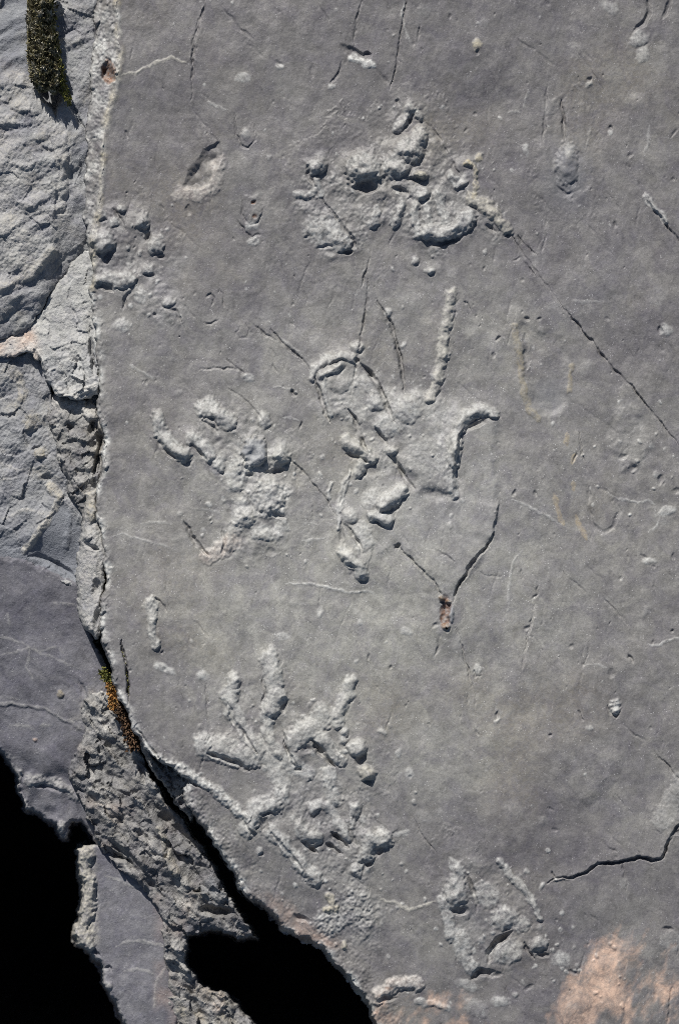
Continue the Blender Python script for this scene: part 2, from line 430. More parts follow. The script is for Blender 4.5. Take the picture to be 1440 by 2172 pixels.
def slab_z(X, Y, sd):
    rough, stain, tint = zeros(X)
    t = (Y - 1080) / 520
    h = 44 * np.tanh(t) - 22                                    # a gentle swell across the bedding plane
    h = h + 7 * perlin(X, Y, 520, 40) + 5 * perlin(X, Y, 190, 41) + 2.4 * perlin(X, Y, 85, 42)
    h = h - 22 * sstep(1250, 1500, X) * sstep(500, 0, Y) * 0.5
    # chipped, lighter border strip at the upper left
    d, sg, T = seg_dist(X + 4 * perlin(X, Y, 22, 43), Y, ridge_line)
    out = (sg > 0) & (Y < 640)
    h = h - np.where(out, np.minimum(d, 60) * 0.34, 0)
    lip = np.exp(-((d - 2) / 6.0) ** 2) * (Y < 620)
    h = h + 3.0 * lip
    stain[..., 1] = np.maximum(np.where(out, np.clip(0.42 + 0.7 * fbm(X, Y, 44, 3, 52), 0, 0.9), 0), 0.6 * lip * np.clip(0.8 + perlin(X, Y, 34, 53), 0, 1))
    h = h + np.where(out, 5 * perlin(X, Y / 2.2, 22, 54), 0)
    stain[..., 2] = 0.6 * lip * np.clip(perlin(X, Y, 40, 44) + 0.5, 0, 1)
    rough[:] = np.where(out, 0.75, 0)
    # pale worn rim all along the broken left edge
    rim = np.exp(-(np.clip(sd, 0, 100) / 11.0) ** 2) * (X < 900)
    stain[..., 1] = np.maximum(stain[..., 1], 1.0 * np.clip(rim * 1.4, 0, 1) * np.clip(0.40 + 1.3 * perlin(X, Y, 34, 45), 0.05, 1))
    h = h + 5 * np.exp(-np.clip(sd, 0, 100) / 9.0) * facets(X, Y, 17, 12) * (X < 900)
    rough = np.maximum(rough, 0.5 * np.exp(-np.clip(sd, 0, 100) / 12.0))
    # rough crumbling corner along the lower edge
    low = sstep(90, 10, sd) * sstep(1580, 1680, Y) * sstep(1000, 800, X)
    rough = np.maximum(rough, low * (0.5 + 0.5 * np.clip(perlin(X, Y, 60, 46), -1, 1)))
    h = h - 6 * low * np.clip(perlin(X, Y, 45, 47), 0, 1)
    # iron stain, lower right
    o = np.exp(-(((X - 1285) / 75) ** 2 + ((Y - 2095) / 95) ** 2)) * 1.0
    dd = (X - 1285) * 0.75 + (Y - 2095) * 0.65
    o = np.exp(-((((X - 1272) + (Y - 2090) * 0.55) / 74) ** 2 + ((Y - 2110) / 125) ** 4))
    o2 = 0.72 * np.exp(-(((X - 1400) / 90) ** 2 + ((Y - 2130) / 100) ** 2))
    o3 = 0.6 * sstep(2080, 2150, Y) * sstep(1080, 950, X) * sstep(760, 820, X)
    n1 = np.clip(0.75 + 0.9 * fbm(X, Y, 70, 4, 48), 0, 1.25)
    fr = fbm(X + 0.5 * Y, (Y - 0.6 * X) / 1.8, 60, 6, 55, 0.62)
    stain[..., 0] = np.clip(sstep(0.28, 0.95, np.maximum(o, o2 * 0.85) * 1.05 + o3 * 0.85 + 0.55 * fr) * (np.maximum(o, o2) + o3 > 0.06), 0, 1)
    h = h - 1.2 * fr * sstep(1900, 2050, Y) * sstep(1100, 1250, X)
    pk = 0.5 * np.exp(-(((X - 640) - (Y - 1950) * 0.8) / 55) ** 2) * sstep(55, 10, sd) * sstep(1880, 1920, Y) * sstep(2020, 2000, Y)
    stain[..., 0] = np.maximum(stain[..., 0], pk)
    # faint tan bloom in the middle of the slab
    stain[..., 2] = np.maximum(stain[..., 2], 0.16 * np.clip(fbm(X, Y, 300, 4, 49) - 0.1, 0, 1))
    # soft bump of the stained area
    h = h + 7 * np.clip(o, 0, 1) * (0.6 + 0.8 * perlin(X, Y, 55, 50))
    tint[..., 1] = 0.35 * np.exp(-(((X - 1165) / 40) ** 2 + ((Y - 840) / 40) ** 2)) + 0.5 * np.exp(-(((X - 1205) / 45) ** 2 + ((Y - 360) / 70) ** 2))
    warm_lit = np.exp(-(((X - 800) / 560) ** 2 + ((Y - 1180) / 620) ** 2)) + 0.28 * fbm(X, Y, 260, 4, 51)
    tint[..., 2] = np.clip(1.15 - 1.25 * warm_lit, 0, 1)          # outer slate purpler, and darkened further to paint in the light's falloff
    return h, rough, stain, tint

f = []
def foot(key, poly, H, label, rough=0.55, light=0.25, soft=34):
    f.append(A('footprint', poly, H * 1.2, soft, key=key, label=label, rough=rough * {'f1': 0.8, 'f3': 0.9, 'f6': 0.8}.get(key, 0.45), light=light * 0.8, relief={'f1': 0.7, 'f2': 0.6, 'f3': 0.7, 'f4': 0.4, 'f5': 0.35, 'f6': 0.6, 'f7': 0.5}[key]))
def toe(of, pts, w_, H, light=0.55, rough=0.24, **k):  # light whitens raised toes: pale mineral plus painted-in sunlit tops
    f.append(R(k.pop('name', 'toe'), pts, w_ * 1.15, H * 1.05, of=of, light=light, rough=rough, **k))
def pad(of, x, y, rx, ry, H, rot=0, light=0.52, rough=0.26, **k):  # pads get the same paleness, part mineral, part painted sunlight
    f.append(B(k.pop('name', 'pad'), x, y, rx * 1.1, ry * 1.1, H * 1.05, rot, of=of, light=light, rough=rough, **k))
def hole(of, x, y, rx, ry, H, rot=0, **k):
    f.append(P('hollow', x, y, rx, ry, H, rot, of=of, **k))
def cut_(of, pts, w_, H, **k):
    f.append(G('crease', pts, w_ + 0.9, H * 1.4, of=of, **k))
def crack(pts, w_, H, **k): f.append(G('crack', pts, max(2.6, w_ * 0.78), H * 0.85, **k))
def vein(pts, w_=3.5, H=2.2, light=0.75, **k): f.append(R('mineral_vein', pts, w_ * 0.85, H * 0.4, light=light * 0.62, taper=True, **k))
def pit(x, y, rx, ry, H, rot=0, **k): f.append(P('pit', x, y, rx, ry, H * 0.75, rot, **k))
def knob(x, y, rx, ry, H, rot=0, light=0.5, **k): f.append(B('knob', x, y, rx * 1.1, ry * 1.1, H * 0.6, rot, light=light, **k))
def ledge(pts, side, H, L): f.append(E(None, pts, side, H, L))

# --- footprint at the top
foot('f1', [(640, 335), (690, 330), (735, 330), (800, 315), (840, 230), (890, 215), (935, 290), (1000, 335), (1020, 410), (1080, 480), (1050, 500), (985, 500), (930, 560), (880, 545),
    (820, 470), (760, 535), (690, 545), (650, 500), (628, 420)], 2.5, 'uppermost lumpy footprint with crumbly raised pads', rough=0.6)
pad('f1', 672, 354, 21, 19, 15); pad('f1', 770, 356, 38, 33, 20); pad('f1', 838, 352, 28, 30, 15); pad('f1', 868, 318, 34, 32, 17)
pad('f1', 888, 292, 18, 22, 12); pad('f1', 893, 371, 14, 9, 16, tan=0.4); pad('f1', 890, 412, 22, 16, 10); pad('f1', 866, 232, 15, 15, 10)
toe('f1', [(840, 275), (850, 262), (862, 246)], 9, 9); toe('f1', [(880, 236), (893, 250)], 8, 5)
hole('f1', 779, 397, 27, 13, 15); hole('f1', 848, 405, 20, 8, 13, 15); hole('f1', 880, 381, 20, 6, 10); hole('f1', 867, 256, 9, 6, 9, -30); hole('f1', 843, 215, 6, 9, 6)
toe('f1', [(672, 383), (678, 398), (682, 412)], 7, 6); toe('f1', [(630, 412), (648, 420), (668, 404)], 7, 4)
cut_('f1', [(655, 340), (652, 375), (668, 392)], 5, 5)
f.append(E(None, [(678, 415), (700, 445), (725, 475), (745, 505), (762, 535)], -1, 5, 30))
f.append(G(None, [(680, 418), (725, 475), (745, 505), (760, 530)], 4.5, 6))
pad('f1', 690, 488, 46, 36, 8); pad('f1', 725, 512, 26, 20, 9); hole('f1', 738, 534, 13, 6, 12); hole('f1', 690, 523, 18, 5, 6)
toe('f1', [(800, 445), (788, 480)], 10, 5); toe('f1', [(852, 430), (838, 478)], 8, 6); toe('f1', [(880, 430), (882, 500)], 9, 5); toe('f1', [(905, 440), (915, 490)], 8, 5); toe('f1', [(928, 412), (946, 470)], 10, 7)
toe('f1', [(955, 372), (972, 392), (985, 385)], 9, 7); cut_('f1', [(893, 246), (935, 300), (958, 345), (975, 375)], 4, 4)
toe('f1', [(988, 344), (1004, 352), (1010, 395), (1002, 420)], 5, 5, tan=0.6)
toe('f1', [(998, 424), (1022, 432), (1055, 464), (1072, 486)], 13, 9, light=0.5, tan=0.3); hole('f1', 1040, 484, 15, 5, 8, 30); hole('f1', 1075, 497, 6, 6, 7)
toe('f1', [(902, 492), (935, 494), (965, 485), (995, 462)], 17, 14); hole('f1', 945, 514, 32, 7, 10, -12)
pad('f1', 912, 575, 9, 8, 6); pad('f1', 880, 553, 8, 9, 5); pad('f1', 990, 346, 10, 8, 6, tan=0.8)
knob(1016, 335, 9, 9, 5, tan=0.7)

# --- footprint on the left rim
foot('f2', [(196, 440), (260, 430), (320, 455), (350, 530), (365, 590), (395, 650), (385, 700), (330, 690), (270, 640), (205, 625), (200, 560)], 1.5, 'knobbly footprint broken off by the left rim', rough=0.45)
pad('f2', 216, 456, 13, 10, 8); pad('f2', 258, 443, 10, 9, 7); pad('f2', 219, 512, 27, 24, 19); pad('f2', 302, 470, 17, 17, 12); pad('f2', 328, 521, 18, 17, 12); pad('f2', 311, 572, 16, 12, 7)
toe('f2', [(208, 592), (240, 590), (262, 600)], 14, 9); pad('f2', 272, 592, 18, 14, 10); pad('f2', 356, 641, 14, 10, 8); pad('f2', 243, 470, 14, 12, 5)
hole('f2', 228, 547, 18, 10, 12, -50); hole('f2', 315, 503, 6, 14, 9, 15); hole('f2', 342, 545, 9, 5, 7); hole('f2', 324, 583, 8, 6, 6); hole('f2', 328, 668, 4, 4, 6)
cut_('f2', [(205, 601), (225, 610), (243, 617)], 5, 7); cut_('f2', [(240, 440), (256, 470), (270, 492)], 4, 5); cut_('f2', [(355, 655), (375, 660), (386, 682)], 4, 5); cut_('f2', [(285, 612), (268, 632), (262, 655)], 5, 5)
pad('f2', 300, 625, 20, 16, 3); pad('f2', 260, 690, 18, 14, 3)

# --- footprint left of centre
foot('f3', [(425, 870), (480, 860), (560, 885), (612, 940), (612, 1010), (612, 1090), (590, 1150), (560, 1195), (500, 1180), (440, 1195), (425, 1160), (480, 1100), (470, 1000), (400, 930)], 1.0,
     'crumbly footprint with bean shaped toes left of the middle', rough=0.3, light=0.1)
toe('f3', [(335, 892), (342, 920), (360, 945), (392, 965)], 15, 14, label='bean shaped toe'); toe('f3', [(438, 868), (460, 878), (482, 892)], 19, 11); toe('f3', [(408, 930), (428, 946), (447, 966)], 13, 10)
cut_('f3', [(330, 915), (345, 950), (370, 970), (400, 975)], 4, 4); cut_('f3', [(405, 940), (425, 962), (440, 975)], 4, 4); cut_('f3', [(430, 890), (450, 905), (465, 922)], 4, 4)
f.append(A('pad', [(486, 945), (520, 925), (606, 938), (600, 990), (585, 1010), (612, 1045), (604, 1095), (562, 1105), (548, 1150), (520, 1120), (505, 1165), (488, 1110), (500, 1060), (480, 1010)], 3.5, 26, of='f3', key='f3pad', rough=0.7, light=0.5, relief=1.0))
pad('f3', 541, 962, 24, 27, 14, p=0.35, rough=0.1, blue=0.9, light=0.1, label='smooth bluish facet'); pad('f3', 597, 970, 18, 18, 15, light=0.5); pad('f3', 465, 985, 16, 16, 8); pad('f3', 560, 893, 13, 18, 7)
pad('f3', 570, 1055, 36, 36, 11); pad('f3', 500, 1010, 26, 34, 6); pad('f3', 515, 1090, 26, 30, 6); hole('f3', 583, 1000, 24, 9, 12, -18); hole('f3', 590, 1093, 20, 7, 11, 20); hole('f3', 530, 1008, 9, 6, 8); hole('f3', 575, 1170, 12, 9, 4)
toe('f3', [(440, 1180), (470, 1165), (500, 1150)], 16, 4, orange=0.25); toe('f3', [(545, 1135), (580, 1130), (602, 1115)], 14, 4)
cut_('f3', [(390, 1105), (408, 1138), (428, 1168), (442, 1178)], 5, 7); cut_('f3', [(470, 1180), (478, 1150), (472, 1120)], 4, 4)
crack([(478, 818), (505, 838), (540, 868), (560, 898)], 3.5, 3)

# --- large footprint right of centre
foot('f4', [(655, 775), (690, 750), (760, 725), (790, 790), (850, 830), (905, 835), (985, 860), (1000, 880), (970, 930), (962, 1050), (890, 1035), (850, 1010), (800, 1000), (760, 960), (735, 890), (690, 900), (665, 830)], 4,
     'large splayed footprint with long straight toes in the middle', rough=0.5, light=0.42, soft=24)
toe('f4', [(662, 800), (668, 782), (690, 764), (722, 756), (750, 760)], 9, 7); toe('f4', [(680, 797), (702, 786), (722, 775)], 8, 7); pad('f4', 758, 736, 14, 13, 6); pad('f4', 718, 815, 24, 18, 4, rough=0.15, light=0.2)
hole('f4', 756, 763, 7, 7, 14); cut_('f4', [(758, 766), (785, 790), (808, 830), (826, 872), (836, 896)], 6, 10); cut_('f4', [(756, 768), (750, 808), (742, 842)], 3, 3)
cut_('f4', [(668, 800), (680, 842), (689, 872), (698, 898)], 4, 6); toe('f4', [(690, 800), (686, 840), (700, 880)], 5, 3); cut_('f4', [(700, 850), (720, 853), (740, 848)], 6, 1.5)
pad('f4', 795, 856, 20, 18, 7); pad('f4', 862, 868, 34, 28, 7); pad('f4', 820, 905, 34, 24, 5)
cut_('f4', [(800, 638), (818, 668), (832, 700), (842, 735), (852, 775), (858, 832)], 4.5, 6); f.append(E(None, [(800, 640), (830, 695), (850, 765), (860, 835)], 1, 3, 25))
pad('f4', 822, 662, 9, 9, 4)
toe('f4', [(958, 622), (950, 660), (943, 700), (939, 745), (934, 778), (925, 812), (912, 845)], 11, 7, tan=0.2, light=0.5, label='long thin straight toe'); pad('f4', 955, 634, 10, 13, 8, name='toe_joint'); pad('f4', 945, 690, 13, 14, 8, name='toe_joint'); pad('f4', 940, 752, 12, 15, 9, name='toe_joint'); pad('f4', 924, 803, 13, 14, 9, name='toe_joint')
toe('f4', [(962, 1050), (960, 1010), (961, 970)], 10, 6); toe('f4', [(1042, 878), (1018, 868), (992, 880), (976, 905), (966, 940), (961, 985)], 13, 11, light=0.5, label='hooked outer toe'); hole('f4', 1012, 899, 26, 6, 9, -22)
f.append(E(None, [(985, 900), (972, 935), (967, 980), (965, 1020), (962, 1055)], 1, 7, 45)); cut_('f4', [(985, 905), (973, 935), (968, 975), (964, 1020), (962, 1052)], 3.5, 4)
cut_('f4', [(738, 868), (752, 890), (765, 925), (780, 965)], 5, 7); cut_('f4', [(795, 905), (812, 930), (822, 945)], 5, 6); pad('f4', 830, 957, 16, 10, 8); cut_('f4', [(825, 968), (845, 988), (860, 1018), (880, 1036)], 6, 6)
toe('f4', [(735, 938), (752, 948), (772, 962), (786, 974)], 13, 12, light=0.5); hole('f4', 745, 968, 14, 5, 8, 15); cut_('f4', [(752, 968), (770, 976), (786, 980)], 4, 6)
toe('f4', [(760, 1000), (768, 980)], 13, 11); toe('f4', [(810, 1076), (832, 1060), (852, 1044)], 16, 16, light=0.5, label='stout stub of a toe'); toe('f4', [(788, 1094), (808, 1100), (824, 1106)], 11, 11, light=0.5); hole('f4', 808, 1112, 20, 5, 7, 15); hole('f4', 838, 1078, 20, 5, 7, -32)
toe('f4', [(742, 1000), (728, 1030), (718, 1065), (717, 1122)], 4.5, 5); toe('f4', [(738, 1020), (726, 1055), (722, 1085)], 4, 4); toe('f4', [(701, 1025), (697, 1055)], 3.5, 3)
pad('f4', 742, 1095, 18, 15, 7); cut_('f4', [(722, 1108), (745, 1124), (758, 1148), (768, 1172)], 5, 7)
toe('f4', [(730, 1176), (748, 1188), (762, 1204), (769, 1216)], 14, 13, light=0.5); hole('f4', 742, 1200, 15, 5, 7, 25); cut_('f4', [(728, 1118), (722, 1150)], 4, 4)
pad('f4', 790, 1060, 24, 20, 3); pad('f4', 770, 1140, 24, 30, 4)
f.append(A(None, [(835, 832), (905, 838), (960, 845), (1000, 870), (972, 930), (962, 1052), (890, 1038), (845, 985), (790, 900)], 4.5, 16, light=0.16, rough=0.3))
f.append(A(None, [(968, 905), (1055, 885), (1060, 1060), (1044, 1150), (968, 1258), (938, 1258), (845, 1160), (790, 1205), (742, 1212), (715, 1110), (725, 1010), (830, 1000), (880, 1042), (964, 1056)], 4.5, 16, light=0.14))
ledge([(1058, 1062), (1048, 1110), (1040, 1150)], 1, 6, 40); ledge([(740, 1100), (770, 1120), (790, 1160), (775, 1215)], 1, 2, 25)

# --- lower footprint with four long toes
foot('f5', [(428, 1560), (470, 1430), (510, 1425), (560, 1395), (600, 1420), (610, 1500), (680, 1515), (740, 1445), (750, 1500), (745, 1560), (790, 1600), (800, 1650), (760, 1665), (700, 1640), (640, 1650), (560, 1640), (470, 1625)], 1.5,
     'footprint with four fanned upright toes above the lower edge', rough=0.4, light=0.15)
toe('f5', [(497, 1440), (487, 1478), (500, 1515), (520, 1558), (548, 1596)], 17, 9); pad('f5', 497, 1446, 15, 16, 10); cut_('f5', [(482, 1490), (495, 1525), (520, 1562), (548, 1600)], 4, 6)
toe('f5', [(572, 1398), (580, 1440), (584, 1475), (572, 1505)], 19, 12); pad('f5', 588, 1478, 20, 22, 13); toe('f5', [(565, 1515), (566, 1550), (585, 1600)], 12, 7); hole('f5', 602, 1495, 9, 22, 9, 12); cut_('f5', [(557, 1420), (562, 1470), (560, 1510)], 4, 4)
toe('f5', [(622, 1572), (640, 1548), (668, 1534), (682, 1522)], 22, 9); f.append(E(None, [(600, 1540), (608, 1580), (618, 1612), (634, 1632)], -1, 7, 28)); cut_('f5', [(603, 1555), (612, 1600), (634, 1633)], 4, 6); hole('f5', 634, 1633, 9, 5, 9); hole('f5', 650, 1590, 14, 10, 8, -35)
toe('f5', [(672, 1558), (695, 1582), (722, 1612)], 13, 8); cut_('f5', [(660, 1570), (682, 1594), (712, 1628)], 6, 10)
toe('f5', [(743, 1448), (735, 1475), (722, 1505), (714, 1535)], 14, 7); pad('f5', 714, 1522, 16, 14, 7); pad('f5', 731, 1552, 8, 12, 6); pad('f5', 728, 1572, 9, 10, 5); cut_('f5', [(700, 1560), (718, 1600), (728, 1625)], 4, 4)
pad('f5', 757, 1588, 21, 19, 13, light=0.5); hole('f5', 766, 1612, 18, 9, 12, -40); cut_('f5', [(762, 1606), (780, 1602)], 5, 6); pad('f5', 779, 1640, 19, 16, 15, 25, tan=0.3); hole('f5', 778, 1659, 15, 5, 8, 15)
toe('f5', [(432, 1580), (475, 1592), (525, 1606)], 24, 10); cut_('f5', [(438, 1598), (470, 1606), (500, 1618), (530, 1634)], 6, 10); pad('f5', 436, 1572, 14, 20, 9)
crack([(437, 1445), (440, 1500), (444, 1555), (437, 1572)], 3.5, 4); crack([(432, 1605), (424, 1635)], 3, 3)
toe('f5', [(570, 1610), (590, 1650), (600, 1690)], 16, 4); toe('f5', [(700, 1640), (698, 1665), (712, 1700)], 15, 5); toe('f5', [(560, 1575), (600, 1610), (650, 1640)], 18, 4); knob(698, 1660, 15, 16, 4, light=0.4); knob(810, 1552, 12, 7, 5, 35); knob(598, 1350, 14, 8, 2); knob(430, 1434, 16, 10, 4, light=0.6); knob(868, 1640, 10, 12, 3)

# --- footprint at the lower edge
foot('f6', [(520, 1760), (540, 1705), (590, 1660), (650, 1640), (720, 1645), (780, 1680), (825, 1770), (800, 1840), (815, 1900), (805, 2010), (740, 2020), (690, 1930), (655, 1870), (600, 1810)], 1.5,
     'tangled footprint against the lower broken edge', rough=0.7, light=0.25)
toe('f6', [(527, 1758), (540, 1722), (575, 1712)], 19, 11); hole('f6', 560, 1748, 10, 16, 11, 10); toe('f6', [(578, 1765), (605, 1795), (640, 1836), (668, 1862)], 15, 9); cut_('f6', [(577, 1768), (605, 1802), (640, 1845)], 5, 7)
cut_('f6', [(514, 1740), (530, 1765), (542, 1788)], 4, 6); knob(551, 1805, 9, 8, 6, light=0.5); hole('f6', 556, 1812, 6, 4, 5)
toe('f6', [(635, 1752), (648, 1772), (668, 1778)], 15, 11, light=0.5); cut_('f6', [(640, 1782), (655, 1796), (674, 1806)], 6, 9); toe('f6', [(662, 1716), (682, 1706), (702, 1716)], 11, 7); toe('f6', [(706, 1722), (722, 1752), (736, 1775)], 11, 6)
cut_('f6', [(702, 1765), (720, 1780), (738, 1798)], 6, 10); cut_('f6', [(690, 1790), (708, 1802), (726, 1812)], 6, 9); toe('f6', [(753, 1715), (746, 1745)], 12, 8); cut_('f6', [(738, 1745), (748, 1775), (755, 1795)], 5, 6)
toe('f6', [(778, 1812), (788, 1783), (815, 1782)], 19, 14, light=0.5); hole('f6', 800, 1808, 16, 8, 11, -25); hole('f6', 780, 1834, 12, 6, 9, -15); pad('f6', 757, 1845, 14, 14, 9); pad('f6', 668, 1868, 18, 14, 9)
toe('f6', [(696, 1900), (712, 1930)], 7, 6, tan=0.5); toe('f6', [(690, 1932), (715, 1922)], 6, 6, tan=0.6); hole('f6', 640, 1947, 22, 8, 10, 20); pad('f6', 730, 2006, 8, 12, 6, tan=0.4); pad('f6', 760, 1930, 40, 44, 6, rough=1.0, light=0.3); pad('f6', 700, 1960, 34, 34, 4, rough=1.0)
knob(852, 1768, 20, 7, 3, -20); crack([(870, 1728), (893, 1768), (926, 1812)], 3.2, 4); f.append(E(None, [(860, 1755), (830, 1765), (800, 1740), (770, 1690)], 1, 2, 40))

# --- footprint at the lower right
foot('f7', [(925, 1890), (960, 1830), (1050, 1820), (1100, 1860), (1140, 1920), (1155, 2010), (1120, 2050), (1030, 2080), (1000, 2060), (960, 1980)], 1.5, 'swollen footprint with curved ridges near the bottom right', rough=0.45, light=0.15)
pad('f7', 966, 1893, 24, 34, 15, light=0.5); hole('f7', 974, 1932, 24, 10, 12); toe('f7', [(938, 1905), (948, 1945), (955, 1985)], 13, 6); cut_('f7', [(985, 1850), (1005, 1890), (1012, 1935)], 5, 5)
toe('f7', [(1060, 1828), (1080, 1855), (1110, 1884), (1130, 1914), (1142, 1948)], 8, 6); pad('f7', 1070, 1948, 32, 24, 9, -30); cut_('f7', [(1085, 1978), (1056, 1996), (1040, 2020), (1034, 2042)], 9, 12); pad('f7', 1143, 2003, 17, 16, 11, light=0.5); hole('f7', 1151, 2026, 15, 6, 9)
cut_('f7', [(1000, 2078), (1015, 2062), (1050, 2064)], 8, 9); pad('f7', 1070, 2020, 40, 24, 6); toe('f7', [(975, 1990), (985, 2030), (1000, 2055)], 18, 6); cut_('f7', [(1110, 2000), (1132, 2035)], 5, 6); pad('f7', 1105, 1960, 20, 18, 5); pad('f7', 1030, 1900, 30, 26, 4)
toe('f7', [(975, 1850), (962, 1835)], 12, 6); hole('f7', 1050, 2068, 20, 5, 5); pit(1213, 2062, 14, 6, 6, 20); pit(1120, 2095, 14, 5, 5, -20); pit(1415, 1968, 13, 6, 8, 10); knob(1425, 2000, 30, 22, 4, light=0.2); knob(1190, 2035, 22, 14, 5); knob(1060, 2125, 20, 12, 5)

# --- faint prints on the right
f.append(A('faint_print', [(1108, 690), (1112, 780), (1120, 850), (1142, 886), (1180, 880), (1205, 840), (1214, 780), (1190, 715)], -5.5, 24, label='faint U shaped print with tan left border', key='p1'))
f.append(R('print_border', [(1090, 690), (1096, 725), (1104, 775), (1110, 830), (1122, 868), (1142, 888)], 8, 2.5, tan=0.38, of='p1'))
f.append(G('crease', [(1113, 705), (1114, 745), (1117, 790)], 7, 4, of='p1')); f.append(R('print_border', [(1212, 775), (1206, 830)], 6, 2, tan=0.4, of='p1'))
f.append(A('faint_print', [(1172, 215), (1196, 205), (1212, 300), (1240, 330), (1252, 395), (1215, 428), (1180, 410), (1160, 350), (1158, 280)], -2.5, 10, label='long bullet shaped print near the top right', key='p2'))
f.append(B('pad', 1202, 352, 26, 46, 10, of='p2', blue=0.5)); f.append(G('crease', [(1190, 212), (1195, 255), (1199, 300)], 4.5, 6, of='p2')); f.append(G('crease', [(1180, 395), (1200, 412), (1220, 405)], 5, 4, of='p2')); f.append(G('crease', [(1160, 180), (1156, 220), (1152, 300)], 4, 2.5, of='p2')); f.append(B('pad', 1208, 320, 12, 18, 5, of='p2', light=0.3))
f.append(A('faint_print', [(1300, 880), (1320, 840), (1360, 860), (1385, 930), (1370, 1000), (1320, 1000), (1295, 950)], 5, 18, relief=0.25, label='rough oval patch below the long crack', key='p3', rough=0.2, light=0.1))
f.append(G('faint_print', [(1243, 1030), (1246, 1070), (1256, 1110), (1275, 1130), (1300, 1118), (1312, 1085), (1300, 1050), (1275, 1035)], 6, 3, label='shallow oval ring beside the tan streaks'))
pit(1248, 1052, 6, 22, 5)
for p in ([(1174, 1048), (1182, 1080), (1194, 1112)], [(1222, 1092), (1230, 1118), (1242, 1145)], [(1200, 918), (1202, 944)], [(1218, 962), (1214, 985)], [(1215, 1020), (1219, 1042)]):
    f.append(R('tan_streak', p, 6, 0.6, tan=0.5, orange=0.1, taper=True))

# --- marks at the upper left
f.append(G('hollow', [(462, 308), (442, 345), (418, 378), (396, 396)], 24, 12, label='deep shadowed hollow')); f.append(R('hollow_rim', [(382, 412), (402, 410), (425, 418), (452, 395), (466, 345)], 17, 4, light=0.4, rough=0.3, orange=0.12)); pit(400, 445, 6, 12, 6)
f.append(A('nodule', [(520, 415), (548, 413), (556, 440), (552, 472), (530, 470), (518, 445)], 2, 6, label='oval nodule with rusty holes', key='nod', rough=0.2)); f.append(P('rust_hole', 538, 430, 6, 6, 6, of='nod', rust=1.0)); f.append(P('rust_hole', 541, 457, 6, 5, 4, of='nod', rust=0.8))
crack([(512, 420), (514, 455), (530, 478), (550, 470), (558, 440)], 3, 2.5); crack([(503, 468), (520, 488), (536, 504), (556, 496)], 4.5, 5); knob(535, 480, 16, 10, 4); knob(538, 515, 12, 10, 4, rough=0.5)
crack([(498, 240), (502, 285), (512, 306), (526, 314), (540, 298), (541, 262)], 3.6, 3.2); knob(521, 285, 10, 10, 5, light=0.35); pit(592, 134, 12, 6, 4, 30); knob(594, 142, 10, 7, 3); knob(516, 165, 16, 10, 2.5); pit(662, 152, 6, 14, 3)
f.append(P('gouge', 755, 113, 38, 9, 9, 27, label='slanting gouge with pale lower lip')); f.append(R('gouge_lip', [(748, 122), (770, 134), (790, 138)], 9, 3, light=0.9)); pit(778, 116, 13, 7, 12, 20)
crack([(725, 128), (718, 155), (700, 180)], 5, 4.5); knob(703, 184, 8, 6, 4, light=0.6); crack([(768, 0), (757, 35), (753, 72), (750, 100)], 3.2, 4.5); crack([(864, -20), (852, 60), (842, 125), (835, 165), (824, 194)], 3.6, 5.5); vein([(858, 0), (852, 30), (858, 62), (868, 90)], 3, 2)
crack([(890, 50), (885, 88)], 3.5, 3); crack([(472, 18), (508, 60), (540, 84)], 6, 3); crack([(674, 6), (690, 32), (704, 54)], 3, 3); crack([(790, 140), (826, 178)], 6, 2)
crack([(440, -30), (432, 20), (420, 55), (412, 90), (410, 150), (406, 212)], 5, 6); ledge([(440, -30), (420, 55), (411, 100)], -1, 3, 25)
vein([(258, 160), (275, 155), (290, 157), (306, 144), (326, 136), (346, 129), (362, 121), (395, 132)], 5, 3.5, tan=0.25); crack([(265, 278), (276, 292)], 5, 5); vein([(440, 218), (460, 226), (480, 232)], 4, 2)
crack([(437, 632), (450, 622), (454, 632), (448, 648)], 4, 4); crack([(466, 612), (474, 626), (476, 650)], 4, 4); crack([(434, 682), (447, 688), (465, 678)], 3.2, 3.5); vein([(272, 768), (288, 782), (308, 794), (326, 801)], 3.2, 2); crack([(424, 783), (455, 781), (482, 782), (508, 784), (522, 796)], 3, 3.5)
pit(344, 440, 4, 9, 3, -35); knob(640, 410, 8, 6, 3); f.append(A('rust_pit', [(218, 140), (226, 122), (238, 128), (246, 152), (243, 170), (232, 180), (217, 166)], -12, 6, rust=1.0, rough=1.0, label='red brown rusty pit in the border strip')); f.append(R('rust_crumb', [(228, 130), (236, 142), (242, 152)], 7, 8, rust=0.9, rough=1.0)); f.append(R('rust_crumb', [(224, 166), (236, 172)], 6, 8, rust=0.6, orange=0.5, rough=1.0)); f.append(P('hollow', 222, 152, 8, 9, 8, rust=0.5))

